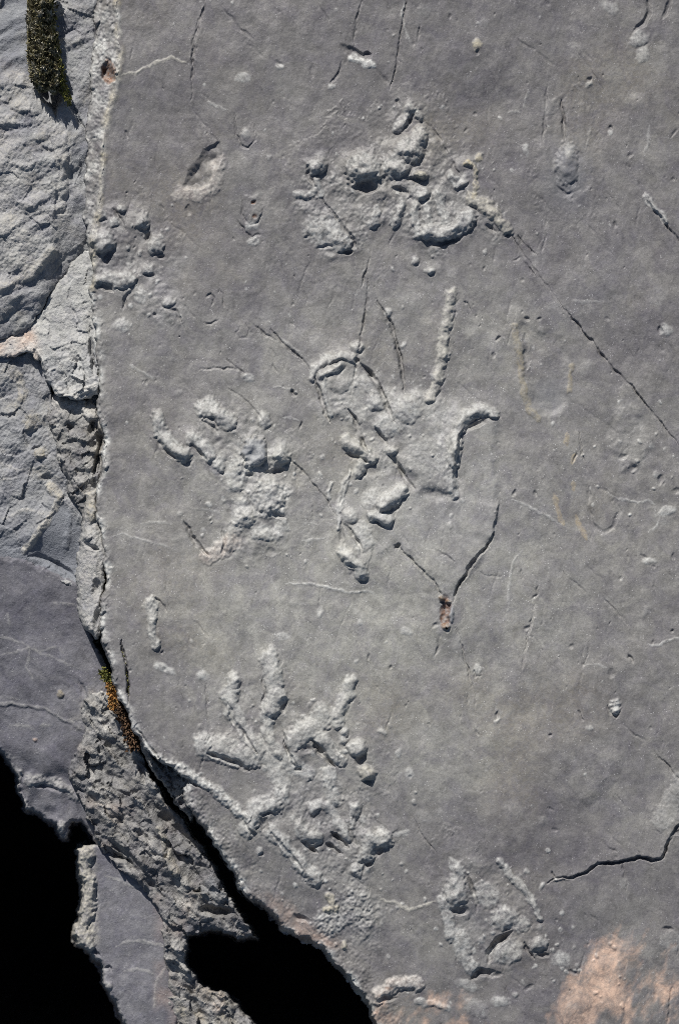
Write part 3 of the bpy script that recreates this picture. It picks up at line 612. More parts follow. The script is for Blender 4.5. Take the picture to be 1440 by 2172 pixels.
# --- long cracks, veins and dents over the plain face
crack([(1076, 488), (1108, 535), (1148, 592), (1182, 636)], 3.2, 3)
crack([(1180, 634), (1195, 655), (1222, 685), (1258, 730), (1300, 782), (1338, 818), (1380, 872), (1410, 910), (1445, 948)], 4.2, 8, label='long slanting hairline crack'); crack([(1195, 650), (1225, 692), (1262, 742)], 6, 2)
crack([(1158, 1874), (1178, 1864), (1214, 1862), (1246, 1846), (1268, 1831), (1300, 1831), (1330, 1823), (1356, 1817), (1378, 1826), (1402, 1822), (1414, 1798), (1424, 1772), (1445, 1742), (1480, 1700)], 4.8, 11, label='open jagged crack near the right edge'); ledge([(1156, 1873), (1214, 1862), (1268, 1831), (1356, 1817), (1402, 1822), (1425, 1772), (1480, 1700)], -1, 6, 40); crack([(1168, 1848), (1178, 1862)], 4, 6); crack([(1275, 1784), (1290, 1800), (1310, 1808)], 4, 5); crack([(1320, 1830), (1326, 1870), (1328, 1890)], 3, 3)
crack([(1046, 1130), (1040, 1150), (1020, 1170), (1000, 1196), (986, 1220), (972, 1244), (960, 1276)], 5.6, 14, label='black open crack running into the rusty hole'); crack([(838, 1158), (850, 1164)], 9, 8); crack([(845, 1160), (872, 1186), (900, 1215), (925, 1244), (940, 1266)], 4, 7); crack([(1015, 1212), (1035, 1222), (1060, 1224)], 3, 2.5); crack([(915, 1164), (940, 1175), (965, 1192)], 3, 3)
f.append(P('rust_hole', 944, 1300, 13, 42, 9, 3, rust=0.9, label='rusty hole where the cracks meet', key='rh', rough=0.6)); f.append(B('rust_crust', 936, 1270, 7, 6, 10, of='rh', rust=0.7, tan=0.5)); f.append(B('rust_crust', 950, 1276, 6, 5, 9, of='rh', rust=0.7, tan=0.5)); f.append(B('rust_crust', 944, 1329, 9, 8, 11, of='rh', rust=0.6, tan=0.5)); f.append(B('rust_crust', 958, 1305, 7, 16, 8, of='rh', blue=0.7, light=0.2)); pit(936, 1280, 5, 4, 12); pit(944, 1332, 3, 3, 12); pit(925, 1326, 10, 6, 6)
crack([(935, 1345), (930, 1370), (922, 1396)], 4, 3.5); crack([(965, 1330), (978, 1362), (988, 1405), (998, 1445), (1006, 1470), (1010, 1492)], 3.4, 5); crack([(990, 1470), (992, 1500), (997, 1530)], 3, 2.5)
crack([(600, 958), (640, 1000), (668, 1028), (698, 1068), (712, 1094)], 3.2, 4.5); crack([(786, 545), (776, 578), (764, 612)], 3, 4); crack([(780, 590), (777, 655), (769, 700), (761, 742), (755, 762)], 3.8, 6); crack([(572, 698), (592, 718), (612, 738), (642, 765), (662, 790)], 4.4, 5.5); crack([(538, 688), (560, 708), (585, 722)], 3, 3.5); vein([(590, 712), (612, 728), (640, 752)], 4, 2.5, 0.4); crack([(482, 760), (495, 775), (520, 792)], 3.4, 3.5); knob(525, 802, 14, 9, 4, rough=0.5)
crack([(646, 618), (653, 650)], 3, 2.5); crack([(508, 692), (500, 705), (508, 718), (524, 716), (530, 700), (520, 684)], 3, 2); crack([(578, 772), (588, 792)], 3, 2.5); crack([(617, 826), (622, 836), (630, 836)], 5, 6); vein([(575, 824), (598, 822), (618, 826)], 3, 2); pit(639, 900, 4, 11, 6, 20); vein([(598, 886), (618, 884), (636, 890)], 3, 2.2)
crack([(1098, 500), (1118, 522), (1136, 542)], 3.4, 4); crack([(1088, 556), (1104, 548), (1118, 564), (1134, 584)], 4.2, 5.5); crack([(1150, 470), (1156, 500), (1148, 540)], 3, 2); crack([(980, 640), (992, 645), (998, 660)], 4, 4); pit(1116, 677, 6, 6, 7); pit(1141, 678, 6, 4, 5); pit(1056, 717, 8, 4, 6, -30); pit(1047, 754, 5, 6, 6); pit(1304, 477, 5, 7, 6); pit(1108, 594, 5, 5, 3); pit(1400, 700, 7, 8, 8); knob(1412, 700, 12, 12, 6, light=0.5); pit(1288, 676, 9, 5, 3, 20); vein([(1210, 636), (1235, 642), (1270, 640)], 4, 1.8, 0.35)
crack([(1362, 412), (1388, 448), (1410, 474), (1440, 515), (1460, 540)], 6, 7); f.append(R('ridge', [(1366, 418), (1392, 445), (1412, 470)], 8, 5, light=0.5)); crack([(1376, -10), (1376, 30), (1362, 50), (1345, 66)], 9, 7); crack([(1424, -10), (1412, 25), (1402, 40)], 8, 7); knob(1354, 84, 22, 16, 7, -30, light=0.55); knob(1362, 118, 14, 16, 4); knob(1290, 15, 24, 12, 4, 20, light=0.3); knob(1010, 98, 9, 12, 5, tan=0.6); pit(1014, 112, 5, 8, 5); pit(1250, 168, 7, 5, 7, -30); knob(1248, 180, 10, 5, 4, -40, light=0.5); pit(1296, 272, 6, 5, 6); knob(1294, 282, 5, 6, 3, light=0.6)
vein([(1250, 268), (1246, 300), (1240, 318)], 4, 2, 0.3); vein([(1376, 268), (1374, 300), (1366, 325)], 4, 2, 0.5); vein([(1122, 190), (1114, 210), (1110, 230)], 3.5, 2, 0.45); vein([(1075, 238), (1105, 236)], 3, 1.8, 0.45); knob(1115, 318, 8, 11, 4); pit(1428, 282, 12, 4, 4, -50); pit(1335, 329, 7, 5, 4, -40); pit(988, 275, 4, 5, 4); pit(1427, 380, 5, 4, 4)
vein([(1085, 1060), (1110, 1068), (1140, 1085), (1170, 1100), (1192, 1110)], 3.8, 2.4); vein([(1288, 1042), (1308, 1058), (1330, 1062), (1352, 1066), (1372, 1060), (1386, 1070)], 3.6, 2.4); vein([(1402, 1090), (1390, 1115), (1372, 1130)], 3, 2); knob(1415, 1084, 22, 9, 6, -15, light=0.6); pit(1400, 1018, 7, 12, 8); pit(1435, 1040, 12, 6, 6); knob(1336, 1094, 4.5, 3.5, 6, light=1.0); pit(1320, 970, 10, 6, 6); pit(1342, 992, 9, 8, 7); crack([(1226, 915), (1234, 960), (1246, 1005)], 3, 4); crack([(1222, 960), (1215, 985)], 4, 4); pit(1092, 1044, 6, 9, 7, 35); pit(1134, 1046, 5, 9, 6, -20); pit(1365, 1182, 12, 5, 5, 15); knob(1375, 1190, 16, 7, 4); pit(1428, 1180, 5, 9, 5)
vein([(605, 1239), (622, 1236), (648, 1239), (680, 1240), (702, 1247), (740, 1257), (778, 1253), (800, 1262)], 4.2, 3, 0.9, label='white mineral vein across the middle'); crack([(679, 1250), (678, 1290), (678, 1305)], 3, 2.5); knob(679, 1300, 7, 12, 4); vein([(640, 1108), (676, 1112)], 3, 1.6, 0.5); vein([(642, 1146), (668, 1144), (692, 1141)], 3.2, 1.8, 0.6); vein([(575, 1232), (590, 1252)], 3, 2, 0.5)
vein([(216, 1110), (230, 1117)], 3, 2); vein([(240, 1138), (260, 1131), (285, 1141), (325, 1150), (372, 1165)], 3.2, 2.2, 0.65); vein([(296, 1112), (330, 1106), (368, 1112)], 3, 1.6, 0.5); vein([(405, 1076), (440, 1082), (470, 1090)], 3, 1.5, 0.5); vein([(1374, 1367), (1398, 1369), (1416, 1358), (1445, 1353)], 4.4, 3, 0.9); vein([(1240, 1412), (1262, 1408), (1285, 1416)], 3, 2, 0.5)
vein([(1108, 1168), (1090, 1190), (1083, 1215), (1079, 1250), (1076, 1310)], 4, 2.6, 0.5); crack([(1134, 1286), (1124, 1330), (1114, 1380), (1104, 1430)], 4.5, 4.5); ledge([(1134, 1286), (1114, 1380), (1104, 1430)], -1, 3, 20); pit(1118, 1332, 8, 4, 5, 20); crack([(1142, 1225), (1138, 1262), (1124, 1272)], 3.4, 3); crack([(1104, 1208), (1110, 1228)], 3, 3); crack([(1270, 1258), (1310, 1300), (1335, 1330)], 4, 2.5); crack([(1332, 1388), (1342, 1405)], 6, 6); pit(1295, 1428, 8, 12, 5); pit(1212, 1372, 6, 7, 4); pit(1236, 1410, 5, 4, 5); pit(1425, 1337, 3.5, 3.5, 6); crack([(1247, 1358), (1246, 1390), (1240, 1408)], 3, 2.5)
knob(1012, 1420, 10, 12, 5, light=0.6); crack([(1003, 1420), (1010, 1436), (1022, 1432)], 3, 3.5); knob(1304, 1492, 12, 9, 7, light=0.7, rough=0.8); knob(1303, 1509, 12, 9, 7, light=0.7, rough=0.8); crack([(1290, 1496), (1294, 1514), (1306, 1522), (1318, 1508)], 4, 6); pit(1054, 1517, 5, 9, 7, 35); knob(1054, 1527, 7, 4, 3, -30, light=0.6); pit(1166, 1560, 5, 4, 6); pit(1012, 1553, 4, 8, 4, -20); crack([(1225, 1508), (1238, 1530)], 3, 3); knob(1250, 1545, 10, 6, 3); crack([(1390, 1598), (1412, 1622), (1445, 1660)], 3.6, 5); crack([(1318, 1535), (1345, 1558), (1370, 1572)], 4, 2.5); f.append(E(None, [(1310, 1590), (1288, 1645), (1255, 1680), (1215, 1715)], 1, 4, 60, foot=22))
f.append(R('pale_ridge', [(1450, 1660), (1425, 1700), (1402, 1740)], 26, 4, light=0.25, rough=0.2)); pit(1432, 1766, 8, 6, 9); crack([(1162, 1712), (1178, 1722)], 4, 3); pit(1175, 1760, 9, 4, 4); pit(828, 1415, 4, 5, 5); pit(782, 1393, 3, 7, 4); knob(763, 1320, 8, 8, 3, light=0.5); knob(860, 1340, 14, 8, 3); pit(860, 1498, 3, 6, 3); pit(868, 1648, 5, 5, 4)
f.append(R('pale_ridge', [(318, 1278), (326, 1300), (322, 1340), (330, 1368)], 11, 6, light=0.6, rough=0.6)); knob(320, 1285, 15, 18, 9, light=0.55, rough=0.5); crack([(325, 1268), (340, 1280), (356, 1296)], 6, 5); knob(342, 1415, 16, 9, 4, 30, light=0.7); knob(360, 1424, 14, 8, 4, 20, light=0.6); pit(345, 1384, 5, 5, 5); pit(350, 1420, 4, 4, 3)
f.append(R('pale_ridge', [(330, 1610), (378, 1632), (420, 1652), (462, 1682), (500, 1716), (522, 1732)], 13, 9, light=0.7, rough=0.7, label='pale broken ridge along the lower left rim')); crack([(345, 1625), (385, 1650), (430, 1672)], 5, 7)
vein([(808, 1908), (838, 1915), (868, 1931), (895, 1921), (922, 1911)], 6, 5, 0.9, tan=0.25, label='thick white mineral vein near the lower edge'); f.append(R('pale_ridge', [(800, 2114), (825, 2095), (855, 2084), (885, 2088)], 15, 9, light=0.6, rough=0.5, orange=0.2)); pit(820, 2120, 26, 6, 9, -12); f.append(R('pale_ridge', [(885, 2125), (920, 2130), (950, 2140)], 8, 4, light=0.5)); knob(990, 2090, 26, 10, 5, 20, light=0.4); knob(1010, 2140, 30, 16, 6, 30, light=0.2); crack([(1060, 2050), (1085, 2140)], 4, 3); crack([(1425, 2090), (1415, 2172)], 4, 4); crack([(1240, 2020), (1225, 2080)], 3, 2)
crack([(258, 1358), (262, 1385), (268, 1420), (274, 1455), (274, 1492)], 5, 16, label='mossy split beside the rim'); crack([(290, 1545), (330, 1600), (368, 1640)], 4, 8); f.append(B('knob', 224, 990, 9, 8, 7, light=0.5))
for (cx_, cy_, sx_, sy_, n_) in ((850, 400, 110, 80, 60), (280, 570, 55, 70, 35), (530, 1030, 70, 90, 60), (820, 930, 90, 120, 60), (610, 1560, 110, 60, 55), (700, 1830, 90, 90, 70), (1050, 1960, 80, 80, 50), (1350, 950, 50, 60, 20), (1230, 2060, 90, 50, 25)):
    for i in range(n_):                  # crumbs of the infill left round the prints
        rr_ = rng.uniform(2.5, 7); f.append(B(None, rng.normal(cx_, sx_), rng.normal(cy_, sy_), rr_, rr_ * rng.uniform(0.6, 1.3), rng.uniform(1.0, 3.2), rng.uniform(-60, 60), light=rng.uniform(0.2, 0.7)))
for i in range(380):                     # small dents and grains scattered by weathering
    x, y = rng.uniform(260, 1440), rng.uniform(0, 2172)
    rr_ = 1.9 + 2.6 * rng.random() ** 3
    if rng.random() < 0.7: f.append(P(None, x, y, rr_, rr_ * rng.uniform(0.7, 1.8), rng.uniform(0.8, 3.0), rng.uniform(-40, 40)))
    else: f.append(B(None, x, y, rr_, rr_ * rng.uniform(0.7, 1.4), rng.uniform(0.5, 1.2), rng.uniform(-40, 40), light=0.5))
for i in range(190):                     # faint scratches
    x, y, a_, L_ = rng.uniform(260, 1440), rng.uniform(0, 2172), rng.choice([1.45, 1.75, 0.85]) + rng.normal(0, 0.16), rng.uniform(25, 110)
    f.append(G(None, [(x, y), (x + math.cos(a_) * L_ * .5 + rng.normal(0, 2.5), y + math.sin(a_) * L_ * .5), (x + math.cos(a_) * L_, y + math.sin(a_) * L_)], 3.0, rng.uniform(0.5, 1.5)))
for i in range(60):                      # soft shallow swellings
    x, y, r_ = rng.uniform(260, 1440), rng.uniform(0, 2172), rng.uniform(10, 26)
    f.append(B(None, x, y, r_, r_ * rng.uniform(0.5, 1.2), rng.uniform(0.6, 1.8), rng.uniform(-60, 60), p=1.3, light=0.12))

xs = grid(166, 1470, 2, (), (1480, 1500, 1530, 1580, 1650, 1750, 1900, 2100))
ys = grid(-30, 2200, 2, (-430, -300, -200, -120, -70, -45), (2215, 2240, 2280, 2340, 2420, 2540, 2710))
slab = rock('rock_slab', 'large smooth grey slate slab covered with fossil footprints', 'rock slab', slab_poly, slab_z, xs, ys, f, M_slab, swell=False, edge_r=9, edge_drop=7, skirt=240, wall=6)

# ------------------------------------------------------------------ broken rocks along the left side
def upper_z(X, Y, sd):
    rough, stain, tint = zeros(X)
    pl = sstep(-22, 22, poly_sd(X + 8 * perlin(X, Y, 30, 60), Y, [(-500, 150), (50, 160), (140, 290), (134, 440), (112, 532), (68, 577), (0, 612), (-500, 650)]))
    h = -52 + 16 * pl + 8 * perlin(X, Y, 120, 61) + 6 * perlin(X, Y, 48, 62) + 2.5 * facets(X, Y, 46, 5) + 7 * perlin(X * 0.5 + Y * 0.86 + 24 * perlin(X, Y, 110, 57), (X * 0.86 - Y * 0.5) / 3, 40, 58) + 3 * perlin(X * 0.5 + Y * 0.86 + 24 * perlin(X, Y, 110, 57), (X * 0.86 - Y * 0.5) / 3, 17, 59) - 16 * sstep(60, 0, sd) * sstep(430, 560, Y) + 0.02 * (Y - 300)
    rough[:] = 0.26 + 0.40 * pl - 0.2 * sstep(150, 60, Y) * (X < 60) + 0.25 * (X > 130) * (Y < 260)
    stain[..., 1] = 0.6 * pl * np.clip(0.6 + perlin(X, Y, 60, 63), 0, 1) + 0.4 * sstep(0.05, 0.5, pl) * sstep(1, 0.5, pl)
    stain[..., 2] = 0.22 * np.clip(perlin(X, Y, 50, 64), 0, 1)
    tint[..., 1] = 0.5 * sstep(170, 60, Y) * (X < 75) + 0.1 * (1 - pl)
    return h, np.clip(rough, 0.1, 1), stain, tint
fa = [A('moss_hollow', [(62, 60), (66, -60), (110, -60), (113, 60), (127, 125), (136, 185), (128, 225), (119, 255), (108, 232), (88, 205), (72, 160)], -62, 7),
      G('crack', [(128, 140), (140, 195), (160, 240), (182, 278)], 7, 14), R('ridge', [(140, 285), (137, 350), (132, 440)], 10, 5, light=0.5), R('ridge', [(110, 535), (70, 580), (0, 616), (-60, 640)], 13, 6, light=0.6, tan=0.15),
      R('mineral_vein', [(0, 500), (40, 488), (80, 500), (120, 480)], 4, 1, light=0.6), R('mineral_vein', [(20, 180), (60, 215), (100, 290), (150, 420)], 4, 1, light=0.5), R('ridge', [(30, 345), (60, 358), (72, 350)], 7, 4, light=0.5), R('ridge', [(40, 430), (90, 445), (125, 440)], 8, 4, light=0.5), G('crack', [(80, 305), (110, 320), (128, 350)], 6, 4), B('knob', 45, 225, 26, 16, 9, light=0.6), B('knob', 18, 262, 22, 16, 8, light=0.5), R('ridge', [(150, 300), (160, 340), (165, 420)], 12, 4)]
rock('broken_rock', 'pale rough rock at the upper left with a mossy hollow', 'rock', [(-460, -420), (216, -420), (213, 0), (209, 110), (206, 180), (200, 230), (194, 265), (194, 400), (188, 450), (198, 532), (160, 556), (126, 602), (90, 652), (72, 688), (46, 708), (0, 726), (-460, 790)],
     upper_z, grid(-40, 222, 2, (-470, -350, -250, -170, -110, -70)), grid(-30, 770, 2, (-430, -300, -200, -120, -60), (790, 812)), fa, M_left, edge_r=14, edge_drop=10, skirt=300)

def wedge_z(X, Y, sd):
    rough, stain, tint = zeros(X)
    h = -74 + 0.10 * (Y - 560) + 0.13 * (X - 100) + 5 * perlin(X, Y, 70, 66) + (3 + 7 * sstep(735, 790, Y)) * facets(X, Y, 26, 7)
    lowr = sstep(735, 790, Y + 0.3 * (X - 140)) * (X > 80)
    rough[:] = 0.45 + 0.5 * lowr
    h = h - 10 * lowr * np.clip(perlin(X, Y, 40, 67) + 0.4, 0, 1)
    led = sstep(95, 60, X)
    stain[..., 0] = 0.75 * led * np.clip(0.6 + perlin(X, Y, 40, 68), 0, 1) * (Y > 690)
    stain[..., 1] = 0.5 * led + 0.25 + 0.4 * np.clip(perlin(X, Y, 30, 69), 0, 1) + 0.6 * sstep(815, 826, Y)
    tint[..., 1] = 0.45 * lowr
    return h, rough, stain, tint
fb = [G('crack', [(73, 742), (80, 760), (95, 785)], 6, 16), G('crack', [(150, 640), (165, 680), (170, 730)], 4, 4), G('crack', [(190, 690), (196, 740), (200, 800)], 6, 14), R('ridge', [(130, 838), (160, 834), (200, 822)], 9, 7, light=0.9), P('pit', 168, 686, 5, 7, 6), P('pit', 142, 745, 8, 12, 6, 30), P('pit', 175, 784, 7, 8, 8)]
rock('broken_rock', 'light triangular rock wedge with a tan ledge left of the slab rim', 'rock', [(190, 518), (216, 560), (216, 838), (150, 848), (118, 838), (97, 800), (86, 764), (60, 748), (0, 762), (-140, 800), (-140, 735), (0, 722), (48, 702), (72, 682), (98, 638), (128, 592), (163, 542)],
     wedge_z, grid(-150, 222, 2), grid(505, 862, 2), fb, M_wedge, edge_r=7, edge_drop=6, skirt=250)

def block_z(X, Y, sd):
    rough, stain, tint = zeros(X)
    top = sstep(895, 850, Y - 0.35 * (X - 150))
    h = -66 + 0.12 * (X - 100) + 7 * perlin(X, Y, 50, 71) + 9 * facets(X, Y, 22, 8) + 10 * (1 - top) * perlin(X, Y, 28, 72) - 12 * sstep(40, 0, sd)
    h = h + 0.35 * np.clip(Y - 838, 0, 45) - 16
    rough[:] = 0.3 + 0.7 * (1 - top)
    stain[..., 1] = 0.95 * top + 0.55 * np.clip(perlin(X, Y, 24, 73) + 0.15, 0, 1)
    stain[..., 2] = 0.3 * sstep(170, 195, X) * np.clip(perlin(X, Y, 40, 74) + 0.3, 0, 1)
    return h, rough, stain, tint
fd = [P('pit', 197, 905, 9, 18, 18), P('pit', 198, 945, 9, 9, 14), G('crack', [(205, 900), (214, 935), (210, 960), (200, 1010)], 6, 20), B('knob', 196, 885, 14, 10, 9, light=0.8), G('crack', [(128, 975), (142, 1015), (158, 1045)], 6, 14), B('knob', 192, 1000, 11, 30, 12, light=0.6), P('pit', 150, 905, 12, 10, 8), B('knob', 128, 972, 12, 10, 8, light=0.6)]
rock('broken_rock', 'rough dark block under the light wedge, white on top', 'rock', [(97, 846), (122, 832), (216, 824), (218, 900), (225, 940), (222, 990), (208, 1042), (206, 1100), (182, 1118), (164, 1075), (148, 1048), (126, 990), (106, 895)],
     block_z, grid(85, 232, 2), grid(815, 1130, 2), fd, M_rough, edge_r=8, edge_drop=7, skirt=220)

def mid_z(X, Y, sd):
    rough, stain, tint = zeros(X)
    fac = sstep(-8, 10, poly_sd(X, Y, [(128, 1066), (150, 1080), (172, 1120), (170, 1235), (120, 1205), (55, 1172), (88, 1122)]))
    h = -88 + 9 * perlin(X, Y, 90, 76) + 5 * facets(X, Y, 40, 9) * (1 - fac) + 6 * perlin(X, Y, 38, 77) * (1 - fac) - 0.04 * (Y - 900) - 13 * sstep(1120, 1200, Y) - 3 * fac
    rough[:] = 0.65 - 0.5 * fac - 0.3 * sstep(1120, 1180, Y)
    stain[..., 2] = 0.5 * np.clip(perlin(X, Y, 55, 78) - 0.05, 0, 1) * (Y < 1020) * (1 - fac)
    stain[..., 1] = 0.3 * np.clip(perlin(X, Y, 40, 79) + 0.3, 0, 1) * (1 - fac) * sstep(1180, 1100, Y)
    tint[..., 1] = np.clip(0.35 + 0.6 * fac + 0.6 * sstep(1100, 1180, Y), 0, 1)
    return h, np.clip(rough, 0.05, 1), stain, tint
fc = [R('ridge', [(126, 1060), (108, 1095), (85, 1125), (54, 1168)], 9, 4, light=0.9, tan=0.15), R('mineral_vein', [(0, 980), (40, 1000), (90, 990), (130, 1020)], 4, 1, light=0.6), R('mineral_vein', [(10, 1100), (50, 1080), (100, 1090)], 4, 1, light=0.6), R('ridge', [(40, 800), (48, 830), (44, 850)], 10, 5, light=0.4, tan=0.3), B('knob', 68, 895, 26, 22, 9, tan=0.35), B('knob', 88, 960, 18, 14, 9, tan=0.4), G('crack', [(66, 952), (90, 948), (104, 962)], 6, 8), P('pit', 100, 1012, 12, 8, 8), R('ridge', [(105, 1030), (128, 1052)], 12, 7, light=0.7, tan=0.3), G('crack', [(0, 880), (22, 885), (35, 876)], 5, 6), G('crack', [(62, 1182), (85, 1178), (110, 1192), (140, 1208), (168, 1230)], 8, 11), B('knob', 142, 1240, 26, 12, 7, 25, light=0.7), R('ridge', [(150, 1080), (146, 1120), (142, 1160)], 8, 4)]
rock('broken_rock', 'mid grey lichen spotted rock at the left edge of the picture', 'rock', [(-460, 790), (0, 757), (72, 746), (100, 785), (112, 850), (126, 900), (146, 990), (168, 1050), (190, 1118), (182, 1200), (178, 1262), (120, 1232), (60, 1208), (0, 1195), (-460, 1190)],
     mid_z, grid(-40, 200, 2, (-470, -350, -250, -170, -110, -70)), grid(730, 1280, 2), fc, M_left, edge_r=8, edge_drop=3, skirt=280)

def column_z(X, Y, sd):
    rough, stain, tint = zeros(X)
    h = -34 - 0.012 * (X - 215) ** 2 + 5 * perlin(X, Y, 40, 81) - 14 * sstep(1040, 1090, Y) * 0 - 10 * sstep(200, 214, X) * np.clip(perlin(X, Y, 50, 82) + 0.6, 0, 1)
    rough[:] = 0.7
    stain[..., 1] = 0.5 + 0.5 * np.clip(perlin(X, Y, 45, 83), 0, 1)
    stain[..., 2] = 0.3 * sstep(1130, 1060, Y)
    return h, rough, stain, tint
fe = [G('crack', [(178, 1150), (192, 1158), (208, 1166)], 6, 14), P('pit', 205, 1250, 9, 26, 12), P('pit', 206, 1310, 8, 20, 10), B('knob', 190, 1325, 12, 14, 8, light=0.7), B('knob', 186, 1135, 10, 12, 8, light=0.5), B('knob', 196, 1085, 12, 28, 8, light=0.5, tan=0.4)]
rock('broken_rock', 'narrow upright splinter of pale rock wedged against the slab rim', 'rock', [(182, 1046), (206, 1036), (211, 1090), (220, 1130), (228, 1190), (222, 1232), (216, 1290), (216, 1350), (202, 1356), (180, 1334), (168, 1302), (162, 1220), (166, 1160), (176, 1108)],
     column_z, grid(150, 238, 2), grid(1028, 1366, 2), fe, M_left, edge_r=10, edge_drop=9, skirt=260)

def purple_z(X, Y, sd):
    rough, stain, tint = zeros(X)
    rough_ = perlin(X * 0.7 - Y * 0.7 + 6 * perlin(X, Y, 50, 83), (Y * 0.7 + X * 0.7) / 3, 16, 85)
    h = -104 - 0.10 * (Y - 1200) + 0.9 * rough_ + 3 * perlin(X, Y, 70, 84) + 4 * perlin(X, Y, 150, 86) + 1.5 * perlin(X, Y, 50, 87)
    pat = np.exp(-(((X - 205) / 38) ** 2 + ((Y - 1520) / 62) ** 2))
    low = sstep(1600, 1660, Y - 0.35 * (X - 100))
    h = h + 9 * pat - 12 * low + 6 * low * perlin(X, Y, 36, 88)
    rough[:] = 0.06 + 0.5 * pat + 0.25 * sstep(22, 4, sd)
    stain[..., 1] = 0.75 * pat * np.clip(0.7 + perlin(X, Y, 26, 89), 0, 1) + 0.35 * sstep(22, 3, sd) * np.clip(0.4 + perlin(X, Y, 22, 90), 0, 1) * (Y > 1580)
    stain[..., 2] = 0.45 * pat * np.clip(perlin(X, Y, 20, 91) + 0.2, 0, 1)
    return h, rough, stain, tint
fp_ = [R('mineral_vein', p, 3.6, 0.5, light=0.36, taper=True) for p in ([(0, 1390), (40, 1382), (62, 1376), (100, 1388), (140, 1408), (170, 1420)], [(0, 1350), (48, 1362), (62, 1376)], [(62, 1380), (58, 1415), (70, 1440)], [(90, 1380), (125, 1372), (140, 1388)], [(16, 1300), (22, 1330)], [(20, 1540), (60, 1540), (85, 1555)], [(85, 1540), (115, 1536)], [(110, 1275), (165, 1283)], [(0, 1480), (40, 1482)])]
fp_ += [R('mineral_vein', [(-40, 1490), (50, 1494), (95, 1502), (120, 1520), (150, 1532), (178, 1548)], 4, 1.0, light=0.4), E(None, [(-60, 1494), (50, 1498), (95, 1506), (150, 1536), (180, 1552)], -1, 2, 60), R('ridge', [(60, 1655), (120, 1662), (150, 1678), (165, 1690)], 12, 4, light=0.6, rough=0.8), G('crack', [(70, 1664), (110, 1672), (150, 1684)], 5, 5), B('knob', 128, 1756, 13, 14, 12, light=0.8), B('knob', 128, 1475, 9, 8, 5, tan=0.6), G('crack', [(170, 1440), (180, 1470), (188, 1490)], 5, 5), B('knob', 74, 1570, 6, 5, 4, orange=0.8), R('ridge', [(40, 1640), (34, 1680), (60, 1716)], 9, 7, light=0.7, rough=0.8)]
rock('slate_ledge', 'dark purple smooth ledge with white veins over the black void', 'rock ledge', [(-460, 1172), (0, 1178), (60, 1192), (120, 1216), (176, 1240), (184, 1300), (194, 1350), (212, 1375), (224, 1410), (240, 1480), (266, 1545), (244, 1604), (204, 1640), (217, 1700), (224, 1780), (206, 1792), (192, 1772), (172, 1742), (152, 1746), (142, 1776), (126, 1772), (118, 1748), (92, 1737), (62, 1717), (42, 1682), (35, 1645), (28, 1622), (0, 1590), (-100, 1500), (-460, 1340)],
     purple_z, grid(-40, 276, 2, (-470, -350, -250, -170, -110, -70)), grid(1160, 1805, 2), fp_, M_dark, edge_r=9, edge_drop=8, skirt=420)

def crumb_z(X, Y, sd):
    rough, stain, tint = zeros(X)
    a1, b1 = X * 0.64 + Y * 0.77, X * 0.77 - Y * 0.64       # along and across the splinters
    h = -128 - 0.05 * (Y - 1700) + 12 * perlin(X, Y, 85, 92) + 10 * perlin(b1 + 16 * perlin(X, Y, 70, 99), a1 / 2, 30, 93) + 13 * facets(b1 + 14 * perlin(X, Y, 40, 90), a1 / 2.4 + 8 * perlin(X, Y, 30, 89), 32, 4) + 4 * facets(b1 + 5 * perlin(X, Y, 18, 88), a1 / 1.8, 12, 11) + 4 * perlin(b1, a1 / 1.6, 11, 94) - 22 * sstep(2000, 2060, Y)
    rough[:] = 0.45
    h = h + 10 * np.exp(-(((X - 215) / 45) ** 2 + ((Y - 1520) / 60) ** 2))
    stain[..., 1] = 0.7 * np.exp(-(((X - 215) / 45) ** 2 + ((Y - 1520) / 60) ** 2)) + 0.75 * np.clip(fbm(b1, a1 / 1.7, 36, 3, 95) - 0.02, 0, 1) + 0.35 * sstep(2040, 2120, Y)
    stain[..., 2] = 0.12 * np.clip(perlin(X, Y, 60, 96), 0, 1) + 0.4 * sstep(2070, 2130, Y) * np.clip(perlin(X, Y, 30, 97) + 0.3, 0, 1)
    stain[..., 0] = 0.25 * np.clip(perlin(X, Y, 50, 98) - 0.2, 0, 1)
    return h, rough, stain, tint
fh = [G('crack', [(225, 1780), (262, 1805), (300, 1850), (345, 1905)], 11, 18), G('crack', [(210, 1800), (240, 1812), (272, 1822)], 12, 16), P('pit', 352, 1735, 18, 14, 18, 30), P('pit', 300, 1770, 20, 10, 14, 35), P('pit', 376, 1818, 18, 10, 14, 40), R('ridge', [(340, 1760), (358, 1810), (372, 1850)], 10, 10, light=0.6, tan=0.3), R('ridge', [(270, 1740), (330, 1800), (400, 1880)], 12, 9, light=0.4), B('facet', 455, 1890, 34, 30, 10, 40, p=0.3, blue=0.4), B('knob', 430, 1940, 26, 18, 10, light=0.5), P('pit', 458, 1932, 46, 13, 34, 6), B('knob', 322, 1655, 14, 40, 10, -10, light=0.5, blue=0.3), R('ridge', [(375, 2000), (392, 2040), (400, 2070)], 14, 10, light=0.6), B('knob', 465, 2130, 16, 26, 10, light=0.8, orange=0.3), R('ridge', [(235, 1740), (215, 1700), (190, 1660)], 12, 8, light=0.5), B('knob', 250, 1720, 30, 24, 9), P('pit', 265, 1690, 22, 10, 12, 40)]
